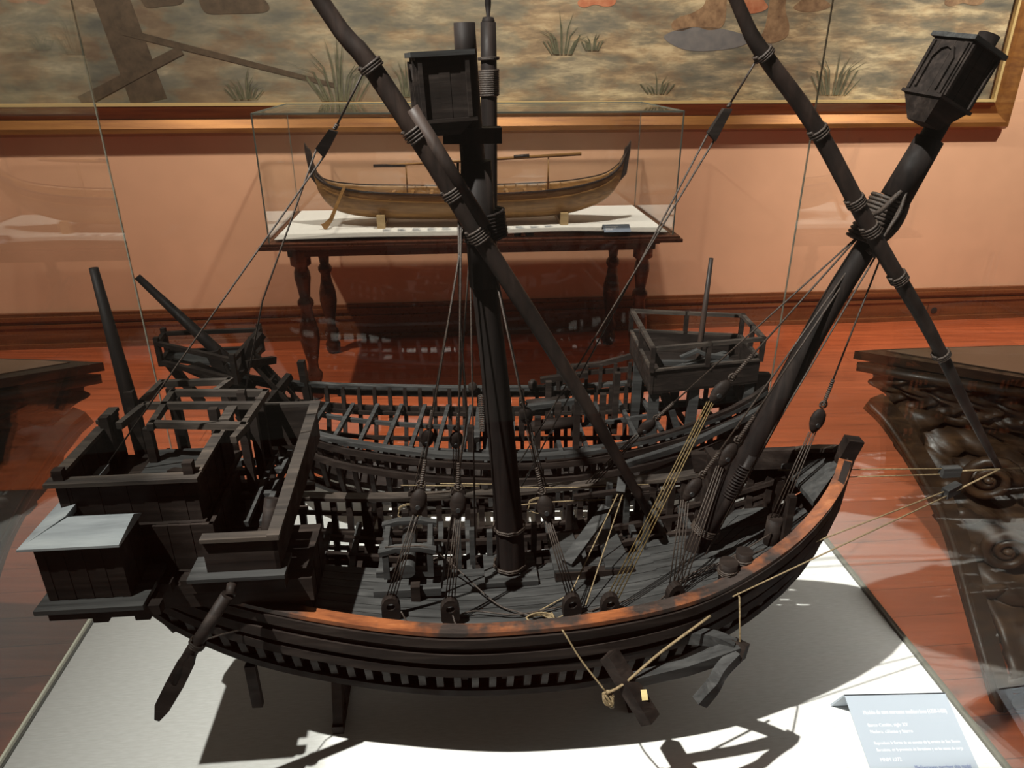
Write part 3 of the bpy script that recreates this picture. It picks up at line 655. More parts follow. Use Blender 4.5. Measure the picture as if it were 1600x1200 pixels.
# open awning frame behind the castle
wa = .475
def rail(p, q, mat='ship_rail', a=.008, b=.009): MB().beam((*p, wa), (*q, wa), a, b).build('awning_beam', mat, S0)
rail((-.493, .162), (-.396, .161)); rail((-.468, .127), (-.333, .116)); rail((-.49, .088), (-.342, .077)); rail((-.462, .032), (-.339, .016))
rail((-.497, .098), (-.493, .166)); rail((-.459, .022), (-.466, .13)); rail((-.342, .012), (-.336, .12)); rail((-.407, .125), (-.396, .165)); rail((-.345, -.02), (-.339, .018)); rail((-.50, .03), (-.49, .09))
for x, y in ((-.480, .155), (-.461, .12), (-.466, .03), (-.405, .155), (-.345, .112), (-.344, .02), (-.395, .075), (-.375, .012), (-.345, .072)):
    MB().box(x - .005, x + .005, y - .005, y + .005, .30, wa - .004).build('awning_post', 'ship', S0)
# lower framework between castle and wing
for y in (.015, .045, .078, .105): MB().beam((-.47, y, .372), (-.29, y, .372), .008, .009).build('castle_beam', 'ship_grey', S0)
for x in (-.335, -.315): MB().beam((x, -.06, .378), (x, .12, .378), .007, .007).build('castle_beam', 'ship_grey', S0)
for y in (.03, .09): MB().beam((-.47, y, .335), (-.28, y, .335), .008, .010).build('castle_beam', 'ship', S0)
# side wing with bulwark
C0, C1, D0, D1 = -.363, -.280, -.13, .13
def cz(v): return .409 + (v - D0) / (D1 - D0) * .04
m = MB(); m.box(C0, C1, D0, D0 + .005, .362, .404); m.build('wing_wall', 'ship', S0)
m = MB(); m.hexa([(C1 - .005, D0, .362), (C1, D0, .362), (C1 + .008, D1, .395), (C1 + .003, D1, .395)], [(C1 - .005, D0, .406), (C1, D0, .406), (C1 + .008, D1, .446), (C1 + .003, D1, .446)]); m.build('wing_wall', 'ship', S0)
m = MB(); m.box(C0 + .008, C1 + .006, D1 - .005, D1, .385, .446); m.build('wing_wall', 'ship', S0)
MB().beam((C0, D0 + .002, .408), (C1 + .004, D0 + .002, .408), .013, .005).build('wing_rail', 'ship_rail', S0)
MB().ribbon([(C1 - .002, D0 - .004, .410), (C1 + .007, D1 + .004, .450)], .014, .005).build('wing_rail', 'ship_rail', S0)
MB().beam((C0 + .01, D1, .449), (C1 + .01, D1, .449), .009, .005).build('wing_rail', 'ship_rail', S0)
m = MB(); m.box(C0 - .02, C1 + .006, D0 - .012, D0 + .03, .357, .362); m.build('wing_ledge', 'ship_grey', S0)
m = MB()
for j in range(5): m.box(C0, C1 - .006, D0 + .032 + j * .018, D0 + .048 + j * .018, .357, .362)
m.build('wing_floor', 'ship', S0)
m = MB(); m.box(C0 - .03, C1 + .004, D0 - .006, D0 + .01, .338, .357); m.box(C0 - .10, C1 + .03, D0 + .01, D0 + .03, .305, .338); m.build('wing_bracket', 'ship', S0)
MB().tube([(-.306, -.092, .36), (-.297, -.066, .418)], .0085, 12).build('wing_post', 'ship', S0)
MB().tube([(-.335, D0 - .008, .352), (-.335, D0 - .02, .344)], .006, 8).build('peg', 'ship', S0)
# stern closing block between hull and castle
m = MB()
for j in range(4):
    u0 = -.515 + j * .05; m.hexa([(u0, -H0.B(u0) * .97, H0.g(u0) - .006), (u0 + .049, -H0.B(u0 + .049) * .97, H0.g(u0 + .049) - .006), (u0 + .049, H0.B(u0 + .049) * .6, H0.g(u0 + .049) - .006), (u0, H0.B(u0) * .9, H0.g(u0) - .006)],
                                   [(u0, -.10, .345), (u0 + .049, -.11, .345), (u0 + .049, .06, .345), (u0, .09, .345)])
m.build('stern_deck', 'ship', S0)
# quarter hut at the stern
A0, A1, E0, E1 = -.532, -.437, -.16, -.02
m = MB(); planked(m, (A0 + .006, E0 + .004, 0), (A1 - .002, E0 + .004, 0), .356, .428, .005, (0, 1, 0), 9); planked(m, (A0 + .006, E0 + .004, 0), (A0 + .006, E1, 0), .356, .428, .005, (1, 0, 0), 8); planked(m, (A1 - .002, E0 + .004, 0), (A1 - .002, -.1, 0), .356, .428, .005, (-1, 0, 0), 4)
m.build('hut_wall', 'ship', S0)
m = MB()
m.hexa([(A0 - .005, E0 - .004, .428), (A1 + .004, E0 - .004, .428), (A1 + .004, -.10, .428), (A0 + .022, -.10, .428)], [(A0 - .005, E0 - .004, .431), (A1 + .004, E0 - .004, .431), (A1 + .002, -.115, .437), (A0 + .026, -.115, .437)])
m.build('hut_roof', 'hut_roof', S0)['label'] = 'pale grey sloping roof'
m = MB(); m.hexa([(A0 - .005, E0 - .004, .4275), (A0 + .022, -.10, .4275), (A0 + .022, -.0, .4275), (A0 - .003, -.0, .4275)], [(A0 - .005, E0 - .004, .4305), (A0 + .024, -.115, .438), (A0 + .024, -.0, .438), (A0 - .003, -.0, .4305)])
m.build('hut_roof', 'hut_roof', S0)
m = MB(); m.box(A0 - .004, A1 + .016, E0 - .012, E1, .349, .355); m.build('hut_platform', 'ship_grey', S0)
for y in (E0 - .006, E0 + .03, -.08): MB().box(A0 + .006, A1 + .03, y, y + .012, .336, .349).build('platform_joist', 'ship', S0)
for x in (A0 + .05, A1 - .0): MB().box(x, x + .016, E0 - .004, -.04, .328, .340).build('platform_joist', 'ship', S0)
MB().beam((-.45, -.12, .337), (-.43, -.075, .27), .010, .012).build('hut_bracket', 'ship', S0)
MB().beam((-.45, -.06, .34), (-.47, -.03, .22), .010, .012).build('hut_bracket', 'ship', S0)
# steering oar
m = MB(); m.tube([(-.338, -.150, .345), (-.385, -.162, .278), (-.41, -.168, .24)], .0075, 10); ro = m.build('steering_oar', 'ship', S0)
m = MB(); m.ribbon([(-.385, -.166, .277), (-.392, -.168, .266), (-.41, -.171, .235), (-.428, -.173, .205), (-.437, -.174, .187)], [.007] * 5, [.010, .018, .020, .018, .006], (1, 0, .7)); m.build('oar_blade', 'ship', ro)
lm = MB()
for k_ in range(3): helix(lm, (-.376, -.161, .290), (-.380, -.162, .284), .009, 3, .0012)
lm.build('lashing', 'rope_dark', ro)
rope(S0, 'steering_rope', [(-.378, -.158, .286), (-.36, -.13, .27), (-.34, -.115, .262)], .001)
# peg hanging under the stern, and cradle
# ---- masts
mm = MB(); MP = [(-.003, 0, .20), (-.003, 0, .30), (-.018, 0, .50), (-.036, 0, .70), (-.045, 0, .83), (-.049, 0, .935)]
mm.tube(catmull(MP, 4), [.0215 - .0105 * i / 20 for i in range(21)], 16)
mast = mm.build('main_mast', 'mast', S0)
m = MB(); m.box(-.040, .034, -.034, .030, .236, .243); m.build('mast_step', 'ship_grey', S0)
m = MB(); helix(m, (-.003, 0, .246), (-.003, 0, .252), .023, 2, .0016); helix(m, (-.004, 0, .31), (-.004, 0, .316), .0225, 2, .0014); m.build('mast_lashing', 'rope_dark', mast)
m = MB(); helix(m, (-.030, -.012, .715), (-.034, -.012, .745), .024, 8, .002); m.tube([(-.033, -.01, .66), (-.040, -.01, .80)], [.018, .017], 10); m.build('mast_cheek', 'mast', mast)
cn = crow_nest(mast, Matrix.Translation((-.073, -.016, .845)) @ Matrix.Rotation(R(-3), 4, 'Y') @ Matrix.Rotation(R(8), 4, 'Z') @ Matrix.Diagonal((.69, .72, .69, 1)))
m = MB(); m.box(-.075, -.012, -.014, .014, .818, .834); m.build('trestle_tree', 'mast', mast)
FP = [(.245, 0, .20), (.262, 0, .25), (.330, 0, .43), (.397, 0, .615), (.440, 0, .715), (.482, 0, .822), (.522, 0, .925)]
fm = MB(); fm.tube(catmull(FP, 4), [.0168 - .0055 * i / 24 for i in range(25)], 16); fore = fm.build('fore_mast', 'mast', S0)
d_ = Vector((.38, 0, .925)).normalized(); ang = math.atan2(d_.x, d_.z)
crow_nest(fore, Matrix.Translation((.461, -.026, .860)) @ Matrix.Rotation(ang, 4, 'Y') @ Matrix.Rotation(R(14), 4, 'Z') @ Matrix.Diagonal((.60, .62, .66, 1)), .040)
m = MB(); m.tube([(.452, -.004, .752), (.478, -.004, .818)], [.018, .016], 12); m.build('mast_cheek', 'mast', fore)
m = MB(); helix(m, (.424, 0, .70), (.447, 0, .752), .019, 12, .0022); m.tube(catmull([(.425, -.015, .69), (.45, -.02, .72), (.462, -.012, .75), (.455, .0, .765)], 4), .004, 6); m.build('mast_lashing', 'rope_dark', fore)
m = MB(); helix(m, (.300, -.010, .35), (.318, -.010, .40), .010, 12, .0014); m.tube([(.27, -.010, .27), (.325, -.010, .415)], [.008, .009], 8); m.build('mast_fish', 'mast', fore)
m = MB(); helix(m, (.275, 0, .285), (.279, 0, .296), .0195, 4, .0014); m.build('mast_lashing', 'rope_dark', fore)
# ---- lateen yards
YA = [(-.33, -.06, 1.20), (-.184, -.05, .951), (-.144, -.05, .898), (-.084, -.045, .802), (-.043, -.042, .731), (.037, -.03, .600), (.115, -.015, .465), (.19, .0, .325)]
yd = MB(); pts = catmull(YA, 4); yd.tube(pts, [.005 + .0055 * math.sin(math.pi * (.06 + .90 * i / (len(pts) - 1))) for i in range(len(pts))], 12); ya = yd.build('lateen_yard', 'yard', S0)
def yard_lashings(Y, places, parent, r):
    for t, L in places:
        i = int(t); a = Vector(Y[i]).lerp(Vector(Y[i + 1]), t - i); b = a + (Vector(Y[i + 1]) - Vector(Y[i])).normalized() * L
        m = MB(); helix(m, a, b, r, max(3, int(L / .003)), .0016); m.build('lashing', 'rope_dark', parent)
yard_lashings(YA, ((2, .008), (2.62, .014), (3.35, .012), (3.95, .016)), ya, .0112)
m = MB(); m.tube([Vector(YA[2]).lerp(Vector(YA[3]), .5) + Vector((.009, -.003, .006)), Vector(YA[4]) + Vector((.009, -.003, .006))], [.0075, .0075], 10); m.build('yard_fish', 'yard', ya)
YB = [(.10, -.05, 1.14), (.219, -.04, .954), (.252, -.04, .908), (.323, -.04, .834), (.417, -.04, .711), (.514, -.035, .595), (.60, -.03, .48), (.674, -.025, .385)]
yd = MB(); pts = catmull(YB, 4); yd.tube(pts, [.0035 + .0055 * math.sin(math.pi * (.04 + .93 * i / (len(pts) - 1))) for i in range(len(pts))], 12); yb = yd.build('lateen_yard', 'yard', S0)
yard_lashings(YB, ((2, .007), (3.0, .010), (3.6, .012), (3.85, .014), (4.35, .012), (5.25, .008)), yb, .0098)
rope(yb, 'parrel_rope', catmull([(.395, -.04, .737), (.42, -.03, .742), (.44, -.02, .755), (.452, -.016, .765)], 5), .003)
for k_ in range(4): rope(S0, 'parrel_rope', catmull([(.455, -.018, .765 - .012 * k_), (.445 - .006 * k_, -.026, .735 - .012 * k_), (.43, -.022, .705 - .006 * k_)], 4), .002)

# ---- shrouds with deadeyes and blocks
def shroud(foot, blk, head, base=None):
    f, b, h = Vector(foot), Vector(blk), Vector(head); d = (h - b).normalized()
    plate_block('deadeye', base if base else f - Vector((0, 0, .016)), R(4), 'ship', S0)
    if base: f = Vector(base) + Vector((0, .002, .026))
    pear_block('pulley_block', b, d, 'ship', S0)
    tackle(S0, f + Vector((0, 0, .006)), b - d * .016)
    served(S0, b + d * .022, b + d * .055); rope(S0, 'shroud', [b + d * .05, h], .0012)
shroud((-.158, -.122, .276), (-.121, -.08, .411), (-.044, -.01, .785), (-.164, -.086, .237))
shroud((-.087, -.128, .270), (-.073, -.08, .404), (-.055, -.01, .815), (-.088, -.097, .237))
shroud((.064, -.124, .262), (.035, -.08, .393), (-.030, -.01, .72), (.069, -.102, .237))
shroud((-.14, .14, .27), (-.115, .11, .395), (-.042, .01, .785))
shroud((-.073, .145, .266), (-.073, .12, .385), (-.041, .01, .775))
shroud((.064, .145, .262), (.029, .10, .431), (-.029, .01, .727))
rope(S0, 'halyard', [(-.048, .01, .83), (-.052, -.028, .30)], .0011); rope(S0, 'halyard', [(-.060, -.02, .80), (-.063, -.03, .62), (-.058, -.03, .50), (-.10, -.04, .245)], .0015)
# fore mast
def stay(foot, blk, head, mat='rope_dark'):
    f, b, h = Vector(foot), Vector(blk), Vector(head); d = (h - b).normalized()
    pear_block('pulley_block', b, d, 'ship', S0); tackle(S0, f, b - d * .016, .010, 4, mat)
    served(S0, b + d * .022, b + d * .06); rope(S0, 'stay', [b + d * .055, h], .0012)
stay((.132, .145, .275), (.211, .11, .399), (.421, 0, .71))
stay((.118, -.104, .257), (.263, -.02, .516), (.424, 0, .714), 'rope_gold'); plate_block('deadeye', (.118, -.106, .237), 0, 'ship', S0)
stay((.208, -.091, .257), (.227, -.06, .397), (.434, 0, .704)); plate_block('deadeye', (.208, -.093, .237), R(12), 'ship', S0)
stay((.210, -.091, .257), (.272, -.05, .44), (.436, 0, .70))
stay((.367, -.02, .312), (.406, -.01, .463), (.452, 0, .678))
rope(S0, 'stay', [(.455, -.018, .74), (.33, -.022, .43), (.27, -.03, .27)], .0012)
# yard tackles
def ytackle(yp, mid, blk, ends, w_=.012):
    rope(S0, 'yard_pendant', [yp, mid], .0012); d = (Vector(mid) - Vector(blk)).normalized()
    m = MB(); y_ = Vector((0, 1, 0)); s_ = d.cross(y_).normalized()
    L = .036; vs = [Vector(blk) + s_ * a * w_ / 2 + y_ * b * .004 + d * c_ * L / 2 for a, b, c_ in ((-1, -1, -1), (1, -1, -.8), (1, 1, -.8), (-1, 1, -1), (-.7, -1, 1), (.7, -1, .8), (.7, 1, .8), (-.7, 1, 1))]
    m.hexa(vs[:4], vs[4:]); m.build('pulley_block', 'ship', S0); served(S0, Vector(blk) + d * .018, Vector(mid), .002)
    for i, e_ in enumerate(ends): rope(S0, 'yard_tackle', [Vector(blk) - d * .015 + s_ * (.005 if i else -.005), *e_], .0011)
ytackle((-.144, -.05, .898), (-.182, -.03, .84), (-.196, -.02, .822), [[(-.516, .0, .43)], [(-.30, .035, .635), (-.354, .08, .49)]])
ytackle((.252, -.04, .908), (.233, -.02, .858), (.223, -.02, .838), [[(0, .15, .278)], [(.027, .15, .277)]])
rope(S0, 'bowline', [(.671, -.03, .387), (.601, -.03, .387)], .0013, 'rope_pale'); rope(S0, 'bowline', [(.671, -.03, .387), (.585, -.06, .373)], .0013, 'rope_pale')
for p, dd in (((.60, -.03, .387), (.07, 0, 0)), ((.588, -.055, .374), (.08, .03, .014))):
    d = Vector(dd).normalized(); MB().beam(Vector(p) - d * .014, Vector(p) + d * .012, .010, .014).build('bowline_block', 'ship_grey', S0)
rope(S0, 'bowline', [(.59, -.03, .392), (.385, .03, .364)], .0009, 'rope_pale'); rope(S0, 'bowline', [(.59, -.03, .383), (.387, .03, .349)], .0009, 'rope_pale')
rope(S0, 'bowline', [(.578, -.058, .375), (.30, -.10, .300)], .001, 'rope_pale'); rope(S0, 'bowline', [(.578, -.062, .370), (.267, -.135, .285)], .001, 'rope_pale')
# ---- deck fittings
wl = MB()
for y in (-.045, -.005, .05): wl.beam((-.190, y, .247), (-.10, y, .247), .010, .012)
wl.build('windlass_bed', 'ship_grey', S0)
m = MB()
for y in (-.018, .045): 
    m.box(-.178, -.170, y - .004, y + .004, .25, .292); m.box(-.118, -.110, y - .004, y + .004, .25, .292); m.ribbon([(-.182, y, .292), (-.160, y, .298), (-.128, y, .298), (-.106, y, .292)], .010, .007)
for x in (-.174, -.114): m.beam((x, -.018, .292), (x, .045, .292), .007, .006)
m.build('windlass_frame', 'ship_grey', S0)
MB().tube([(-.145, -.03, .268), (-.145, .06, .268)], .011, 14).build('windlass_barrel', 'ship_grey', S0)
MB().box(-.14, -.128, -.056, -.044, .236, .262).build('bitt_post', 'ship', S0)
hb = MB(); hb.box(.058, .17, -.032, -.020, .238, .252); hb.box(.058, .17, .045, .055, .238, .252); hb.build('hatch_coaming', 'ship', S0)
m = MB(); m.box(.056, .096, -.03, .055, .252, .256); m.hexa([(.128, -.03, .253), (.166, -.03, .253), (.160, .058, .253), (.132, .058, .253)], [(.128, -.03, .257), (.166, -.03, .257), (.160, .058, .257), (.132, .058, .257)]); m.build('hatch_board', 'ship_grey', S0)
MB().beam((.075, -.02, .26), (.145, .05, .30), .018, .006).build('hatch_prop', 'ship_grey', S0)
for x, y, h_ in ((-.075, .035, .31), (-.055, .03, .30), (.035, .035, .30), (-.03, .03, .295), (.20, .03, .33), (.155, .085, .33), (.185, .09, .33)):
    MB().box(x - .004, x + .004, y - .004, y + .004, deck_w(x) - .03, h_ - .01).build('deck_post', 'ship_grey', S0)
for x in (-.21, -.155, -.05, .10, .135, .22, .26, .31):
    MB().box(x - .005, x + .005, .105, .117, .18, H0.g(x) - .005).build('deck_post', 'ship', S0)
MB().beam((.09, .03, .335), (.20, .03, .345), .006, .006).build('pin_rail', 'ship', S0)
MB().beam((.155, .02, .345), (.16, .035, .36), .012, .012).build('pulley_block', 'ship_grey', S0)
rope(S0, 'loose_line', [(.157, .027, .35), (.075, -.06, .24), (.02, -.095, .24)], .0009, 'rope_pale'); rope(S0, 'loose_line', [(.163, .027, .35), (.09, -.09, .245), (.04, -.11, .24)], .0009, 'rope_pale')
def coil(name, c_, r_, turns, wr, mat, squash=.55, tilt=.02):
    pts = [(c_[0] + r_ * (1 + .12 * math.sin(3 * a + i)) * math.cos(a), c_[1] + r_ * squash * (1 + .1 * math.cos(2 * a)) * math.sin(a), c_[2] + .0012 * i / 10 + tilt * r_ * math.sin(a)) for i, a in enumerate([j * .35 for j in range(int(turns * 18))])]
    return rope(S0, name, pts, wr, mat)
coil('rope_coil', (.028, -.112, .240), .018, 3.2, .0012, 'rope_pale', .8); coil('rope_coil', (-.098, .0, .252), .014, 3, .0011, 'rope_dark', .9); coil('rope_coil', (-.150, .118, .262), .016, 1.6, .0008, 'rope_pale', .3, .7)
coil('rope_coil', (.052, .118, .262), .016, 1.6, .0008, 'rope_pale', .3, .7)
for p in ([(-.174, -.016, .30), (-.15, -.02, .302), (-.12, -.02, .30), (-.09, -.02, .275), (-.03, -.07, .242), (.0, -.09, .241), (.02, -.10, .241)], [(-.087, -.10, .245), (-.06, -.085, .242), (-.03, -.09, .241), (.0, -.095, .241), (.06, -.085, .241)], [(-.15, -.10, .262), (-.14, -.11, .245), (-.135, -.13, .243)], [(-.085, -.105, .255), (-.078, -.12, .243), (-.065, -.13, .243), (-.05, -.12, .243), (-.045, -.132, .243)],
          [(.07, -.11, .245), (.12, -.09, .243), (.2, -.075, .25), (.3, -.05, .28), (.36, -.03, .30)], [(.08, -.10, .243), (.16, -.11, .246), (.24, -.06, .262), (.34, -.055, .292)]):
    rope(S0, 'loose_line', catmull(p, 5), .0011, 'rope_dark')
for x in (-.16, -.10): rope(S0, 'loose_line', [(x, .13, .305), (x + .12, .125, .30)], .0008, 'rope_pale')
rope(S0, 'loose_line', catmull([(-.02, .12, .30), (.1, .12, .293), (.22, .1, .305)], 5), .0009, 'rope_pale'); rope(S0, 'loose_line', catmull([(-.01, .11, .27), (.08, .11, .275), (.19, .1, .28)], 5), .0009, 'rope_pale')
m = MB(); m.tube([(.268, -.108, .283), (.268, -.108, .318)], [.010, .012], 12); m.tube([(.292, -.098, .296), (.292, -.098, .325)], [.009, .011], 12); m.build('cleat_post', 'ship', S0)
m = MB(); helix(m, (.268, -.108, .300), (.268, -.108, .308), .012, 3, .0014); helix(m, (.292, -.098, .308), (.292, -.098, .315), .011, 2, .0014); m.build('lashing', 'rope_dark', S0)
# ---- anchor slung alongside
an = MB(); an.beam((.105, -.168, .236), (.150, -.214, .172), .020, .018); anc = an.build('anchor_stock', 'ship', S0)
MB().box(-.006, .006, -.0060, .0060, -.006, .006).build('lit_stock_end', 'lit_end', anc, Matrix.Translation((.141, -.198, .196)) @ Matrix.Rotation(R(35), 4, 'X'))['label'] = 'yellow end of the anchor stock, coloured pale as lit'  # lit yellow end of the stock, its brightness painted in
MB().ribbon([(.115, -.186, .206), (.20, -.180, .218), (.266, -.172, .236)], [.012, .013, .018], [.014, .016, .018]).build('anchor_shank', 'ship_grey', S0)
MB().beam((.262, -.178, .238), (.272, -.168, .232), .018, .020).build('anchor_crown', 'ship', S0)
MB().ribbon(catmull([(.262, -.180, .234), (.240, -.192, .222), (.228, -.200, .206), (.212, -.205, .186)], 4), .013, .017).build('anchor_arm', 'ship_grey', S0)
MB().ribbon(catmull([(.262, -.172, .238), (.24, -.155, .238), (.215, -.135, .225)], 4), .013, .017).build('anchor_arm', 'ship_grey', S0)
rope(S0, 'anchor_line', [(.270, -.114, .300), (.276, -.135, .283), (.268, -.172, .243)], .0013, 'rope_pale')
rope(S0, 'anchor_line', catmull([(.03, -.10, .243), (.044, -.152, .272), (.07, -.175, .235), (.098, -.196, .203)], 5), .0012, 'rope_pale')
rope(S0, 'anchor_line', catmull([(.098, -.198, .204), (.12, -.194, .214), (.165, -.178, .242), (.235, -.15, .270)], 5), .0018, 'rope_pale')
k_ = MB()
for j in range(4): k_.tube([(.100 + .006 * math.cos(a + j), -.198 + .003 * math.sin(a), .196 + .009 * math.sin(a + j * .4) - .002 * j) for a in [i * .6 for i in range(12)]], .0016, 6)
k_.build('anchor_knot', 'rope_pale', S0)
MB().box(-.366, -.352, -.075, -.066, .085, .16).build('peg', 'ship', S0)
# cradle supports under the front ship
for u, d__ in ((-.26, -.055), (.18, -.05)):
    m = MB(); zk = H0.k(u) - .012
    m.box(-.008, .008, -.055, .055, 0, .014); m.box(-.008, .008, -.012, .012, .014, zk); m.hexa([(-.007, -.05, .014), (.007, -.05, .014), (.007, -.03, .014), (-.007, -.03, .014)], [(-.007, -.025, zk - .01), (.007, -.025, zk - .01), (.007, -.01, zk - .01), (-.007, -.01, zk - .01)])
    o = m.build('ship_support', 'ship'); o.matrix_world = Matrix.Translation((0, .824, .75)) @ CM @ Matrix.Translation((u, 0, 0))
    tag(o, {-.26: 'dark wooden prop under the stern half of the nearer ship', .18: 'dark wooden prop under the bow half of the nearer ship'}[u], 'support', 'wooden props under the ships')

# ================================================================ REAR SHIP
S1 = empty('ship_model', (0, 1.282, .75), 0)
tag(S1, 'farther open-framed dark ship model without planking, boxy railed castle at its right end', 'ship model')
H1 = Hull([-.545, -.48, -.36, -.24, -.1, .06, .18, .30, .42, .485],
          [.01, .065, .112, .136, .150, .152, .140, .118, .082, .050],
          [.335, .295, .264, .250, .241, .241, .252, .272, .302, .328],
          [.26, .15, .085, .062, .055, .055, .058, .065, .085, .12])
for i in range(32):
    u = -.52 + .99 * i / 31; H1.rib(u, .008, .009, 1.03).build('hull_rib', 'ship', S1)
for sd in (-1, 1):
    for t, a, b in ((.72, .006, .008), (.44, .006, .009), (.22, .006, .009)):
        H1.wale(t, sd, -.52, .478, a, b, -.014).build('stringer', 'ship', S1)
    n = 50; MB().ribbon([H1.p(-.54 + 1.02 * i / n, 1, sd, -.003) + Vector((0, 0, .004)) for i in range(n + 1)], .014, .008).build('gunwale', 'ship_grey', S1)
    H1.wale(.93, sd, -.54, .48, .007, .012, .002).build('wale', 'ship', S1)
    H1.wale(.74, sd, -.53, .48, .007, .012, .002).build('wale', 'ship', S1)
m = MB()
for j in range(5):
    for sd in (-1, 1): H1.strake(m, -.50, .47, .02 + .05 * j, .068 + .05 * j, sd, 34, .003)
m.build('bottom_planking', 'ship', S1)
MB().ribbon([(-.545 + 1.03 * i / 30, 0, H1.k(-.545 + 1.03 * i / 30) - .006) for i in range(31)], .012, .016).build('keel', 'ship', S1)
MB().ribbon([(.470, 0, .095), (.482, 0, .18), (.488, 0, .27), (.49, 0, .345)], .014, .024, (1, 0, 0)).build('stern_post', 'ship', S1)
MB().ribbon([(-.50, 0, .17), (-.535, 0, .25), (-.56, 0, .33), (-.575, 0, .39)], .014, .024, (1, 0, 0)).build('stem_post', 'ship', S1)
for i in range(17):
    u = -.40 + i * .05; g_ = H1.g(u) - .035; t = H1.w2t(u, g_); b = H1.p(u, t, 1, -.012).y
    MB().beam((u, -b, g_), (u + (.01 if u < 0 else -.02), b, g_), .008, .008).build('deck_beam', 'ship_grey', S1)
for v in (-.05, .05): MB().ribbon([(-.42 + .84 * i / 20, v, H1.g(-.42 + .84 * i / 20) - .043) for i in range(21)], .008, .008).build('carling', 'ship_grey', S1)
m = MB(); m.tube([(-.044, .0, .10), (-.042, 0, .55), (-.038, 0, .87), (-.038, 0, .955)], [.0165, .0155, .0135, .0125], 14); m.lathe([(.0125, 0), (.009, .012), (.003, .013), (.005, .03), (.005, .2)], 12, (-.038, 0, .95)); rm = m.build('main_mast', 'mast', S1)
m = MB(); helix(m, (-.038, 0, .845), (-.038, 0, .885), .0155, 12, .0022); helix(m, (-.038, 0, .90), (-.038, 0, .904), .0165, 2, .0018); m.build('mast_lashing', 'rope_dark', rm)
m = MB(); helix(m, (-.058, -.005, .22), (-.060, -.005, .30), .006, 20, .0016); m.build('mast_lashing', 'rope_dark', rm)
# midship fittings
m = MB()
for x in (-.07, .0): m.box(x - .006, x + .006, -.06, .10, .205, .222)
m.build('mast_partner', 'ship_grey', S1)
for x, y, h_ in ((.09, -.02, .29), (.125, -.05, .31), (.075, .06, .30), (.13, .05, .31), (.02, .03, .275), (-.08, -.06, .26), (.05, -.04, .27), (.18, .0, .30), (.215, .06, .32), (-.02, .07, .27)):
    o = MB().box(x - .006, x + .006, y - .006, y + .006, .18, h_).build('bitt_post', 'ship', S1)
MB().tube([(.03, -.035, .245), (.12, -.035, .255)], .012, 12).build('windlass_barrel', 'ship', S1)
MB().tube([(.03, .055, .25), (.11, .055, .26)], .010, 12).build('windlass_barrel', 'ship', S1)
MB().beam((.03, .0, .27), (.13, .02, .275), .012, .01).build('cross_beam', 'ship_grey', S1); MB().beam((.06, .10, .285), (.16, .11, .295), .012, .012).build('cross_beam', 'ship', S1)
for x, y in ((-.085, .13), (.045, .145), (-.37, .12)):
    MB().lathe([(.006, .24), (.010, .252), (.010, .26), (.004, .266)], 12, (x, y, 0)).build('knob', 'ship', S1)
MB().beam((.145, -.06, .275), (.145, -.02, .30), .012, .03).build('pulley_block', 'ship_grey', S1)
# raised rear bulwark toward the right castle
for sd in (-1, 1):
    MB().ribbon([H1.p(.06 + .42 * i / 12, 1, sd, 0) + Vector((0, 0, .035 * min(1, i / 3) if sd > 0 else .0 + .012 * i / 12)) for i in range(13)], .008, .010).build('bulwark_rail', 'ship', S1)
MB().ribbon([(.10, .142, .295), (.19, .14, .305), (.26, .13, .33)], .010, .010).build('bulwark_rail', 'ship', S1)
for i in range(6): 
    u = .10 + i * .03; MB().beam(H1.p(u, 1, 1, -.01), H1.p(u, 1, 1, -.01) + Vector((0, 0, .055)), .007, .007).build('bulwark_post', 'ship', S1)
for v0 in (-.075, .0, .07):
    MB().ribbon([(.30, v0 * .9, .30), (.33, v0 * .85, .22), (.36, v0 * .8, .19)], .010, .012).build('knee', 'ship_grey', S1)
# right castle: boarded sides, open rail above
RX0, RX1 = .250, .462
def ry(x): return (-.100 + (x - RX0) / (RX1 - RX0) * .052, .112 - (x - RX0) / (RX1 - RX0) * .03)
def quad(z): return [(RX0, ry(RX0)[0], z), (RX1, ry(RX1)[0], z), (RX1, ry(RX1)[1], z), (RX0 - .005, ry(RX0)[1], z)]
Q = quad(0)
for i in range(4):
    a, b = Vector(Q[i]), Vector(Q[(i + 1) % 4]); m = MB(); d = (b - a).normalized(); nn = Vector((-d.y, d.x, 0)) * .005
    for k2 in range(3):
        z0_, z1_ = .345 + k2 * .0155, .360 + k2 * .0155
        lo = [a, b, b + nn, a + nn]; m.hexa([v + Vector((0, 0, z0_)) for v in lo], [v + Vector((0, 0, z1_)) for v in lo])
    m.build('castle_wall', 'ship_rail' if i == 0 and False else 'ship', S1)
    MB().beam(a + Vector((0, 0, .434)), b + Vector((0, 0, .434)), .008, .007).build('castle_rail', 'ship_rail', S1)
    MB().beam(a + Vector((0, 0, .393)), b + Vector((0, 0, .393)), .006, .004).build('castle_rail', 'ship_rail', S1)
    for f in (0, .5): 
        p = a.lerp(b, f); MB().box(p.x - .004, p.x + .004, p.y - .004, p.y + .004, .39, .438).build('castle_post', 'ship', S1)
m = MB(); m.prism([(q[0], q[1]) for q in Q], .346, .350); m.build('castle_floor', 'ship', S1)
m = MB(); m.box(.29, .43, .0, .012, .36, .368); m.beam((.30, -.04, .368), (.42, .03, .374), .01, .008); m.ribbon([(.32, -.02, .385), (.35, -.02, .40), (.37, -.02, .39), (.41, -.02, .387)], .01, .006); m.build('castle_fitting', 'ship_grey', S1)
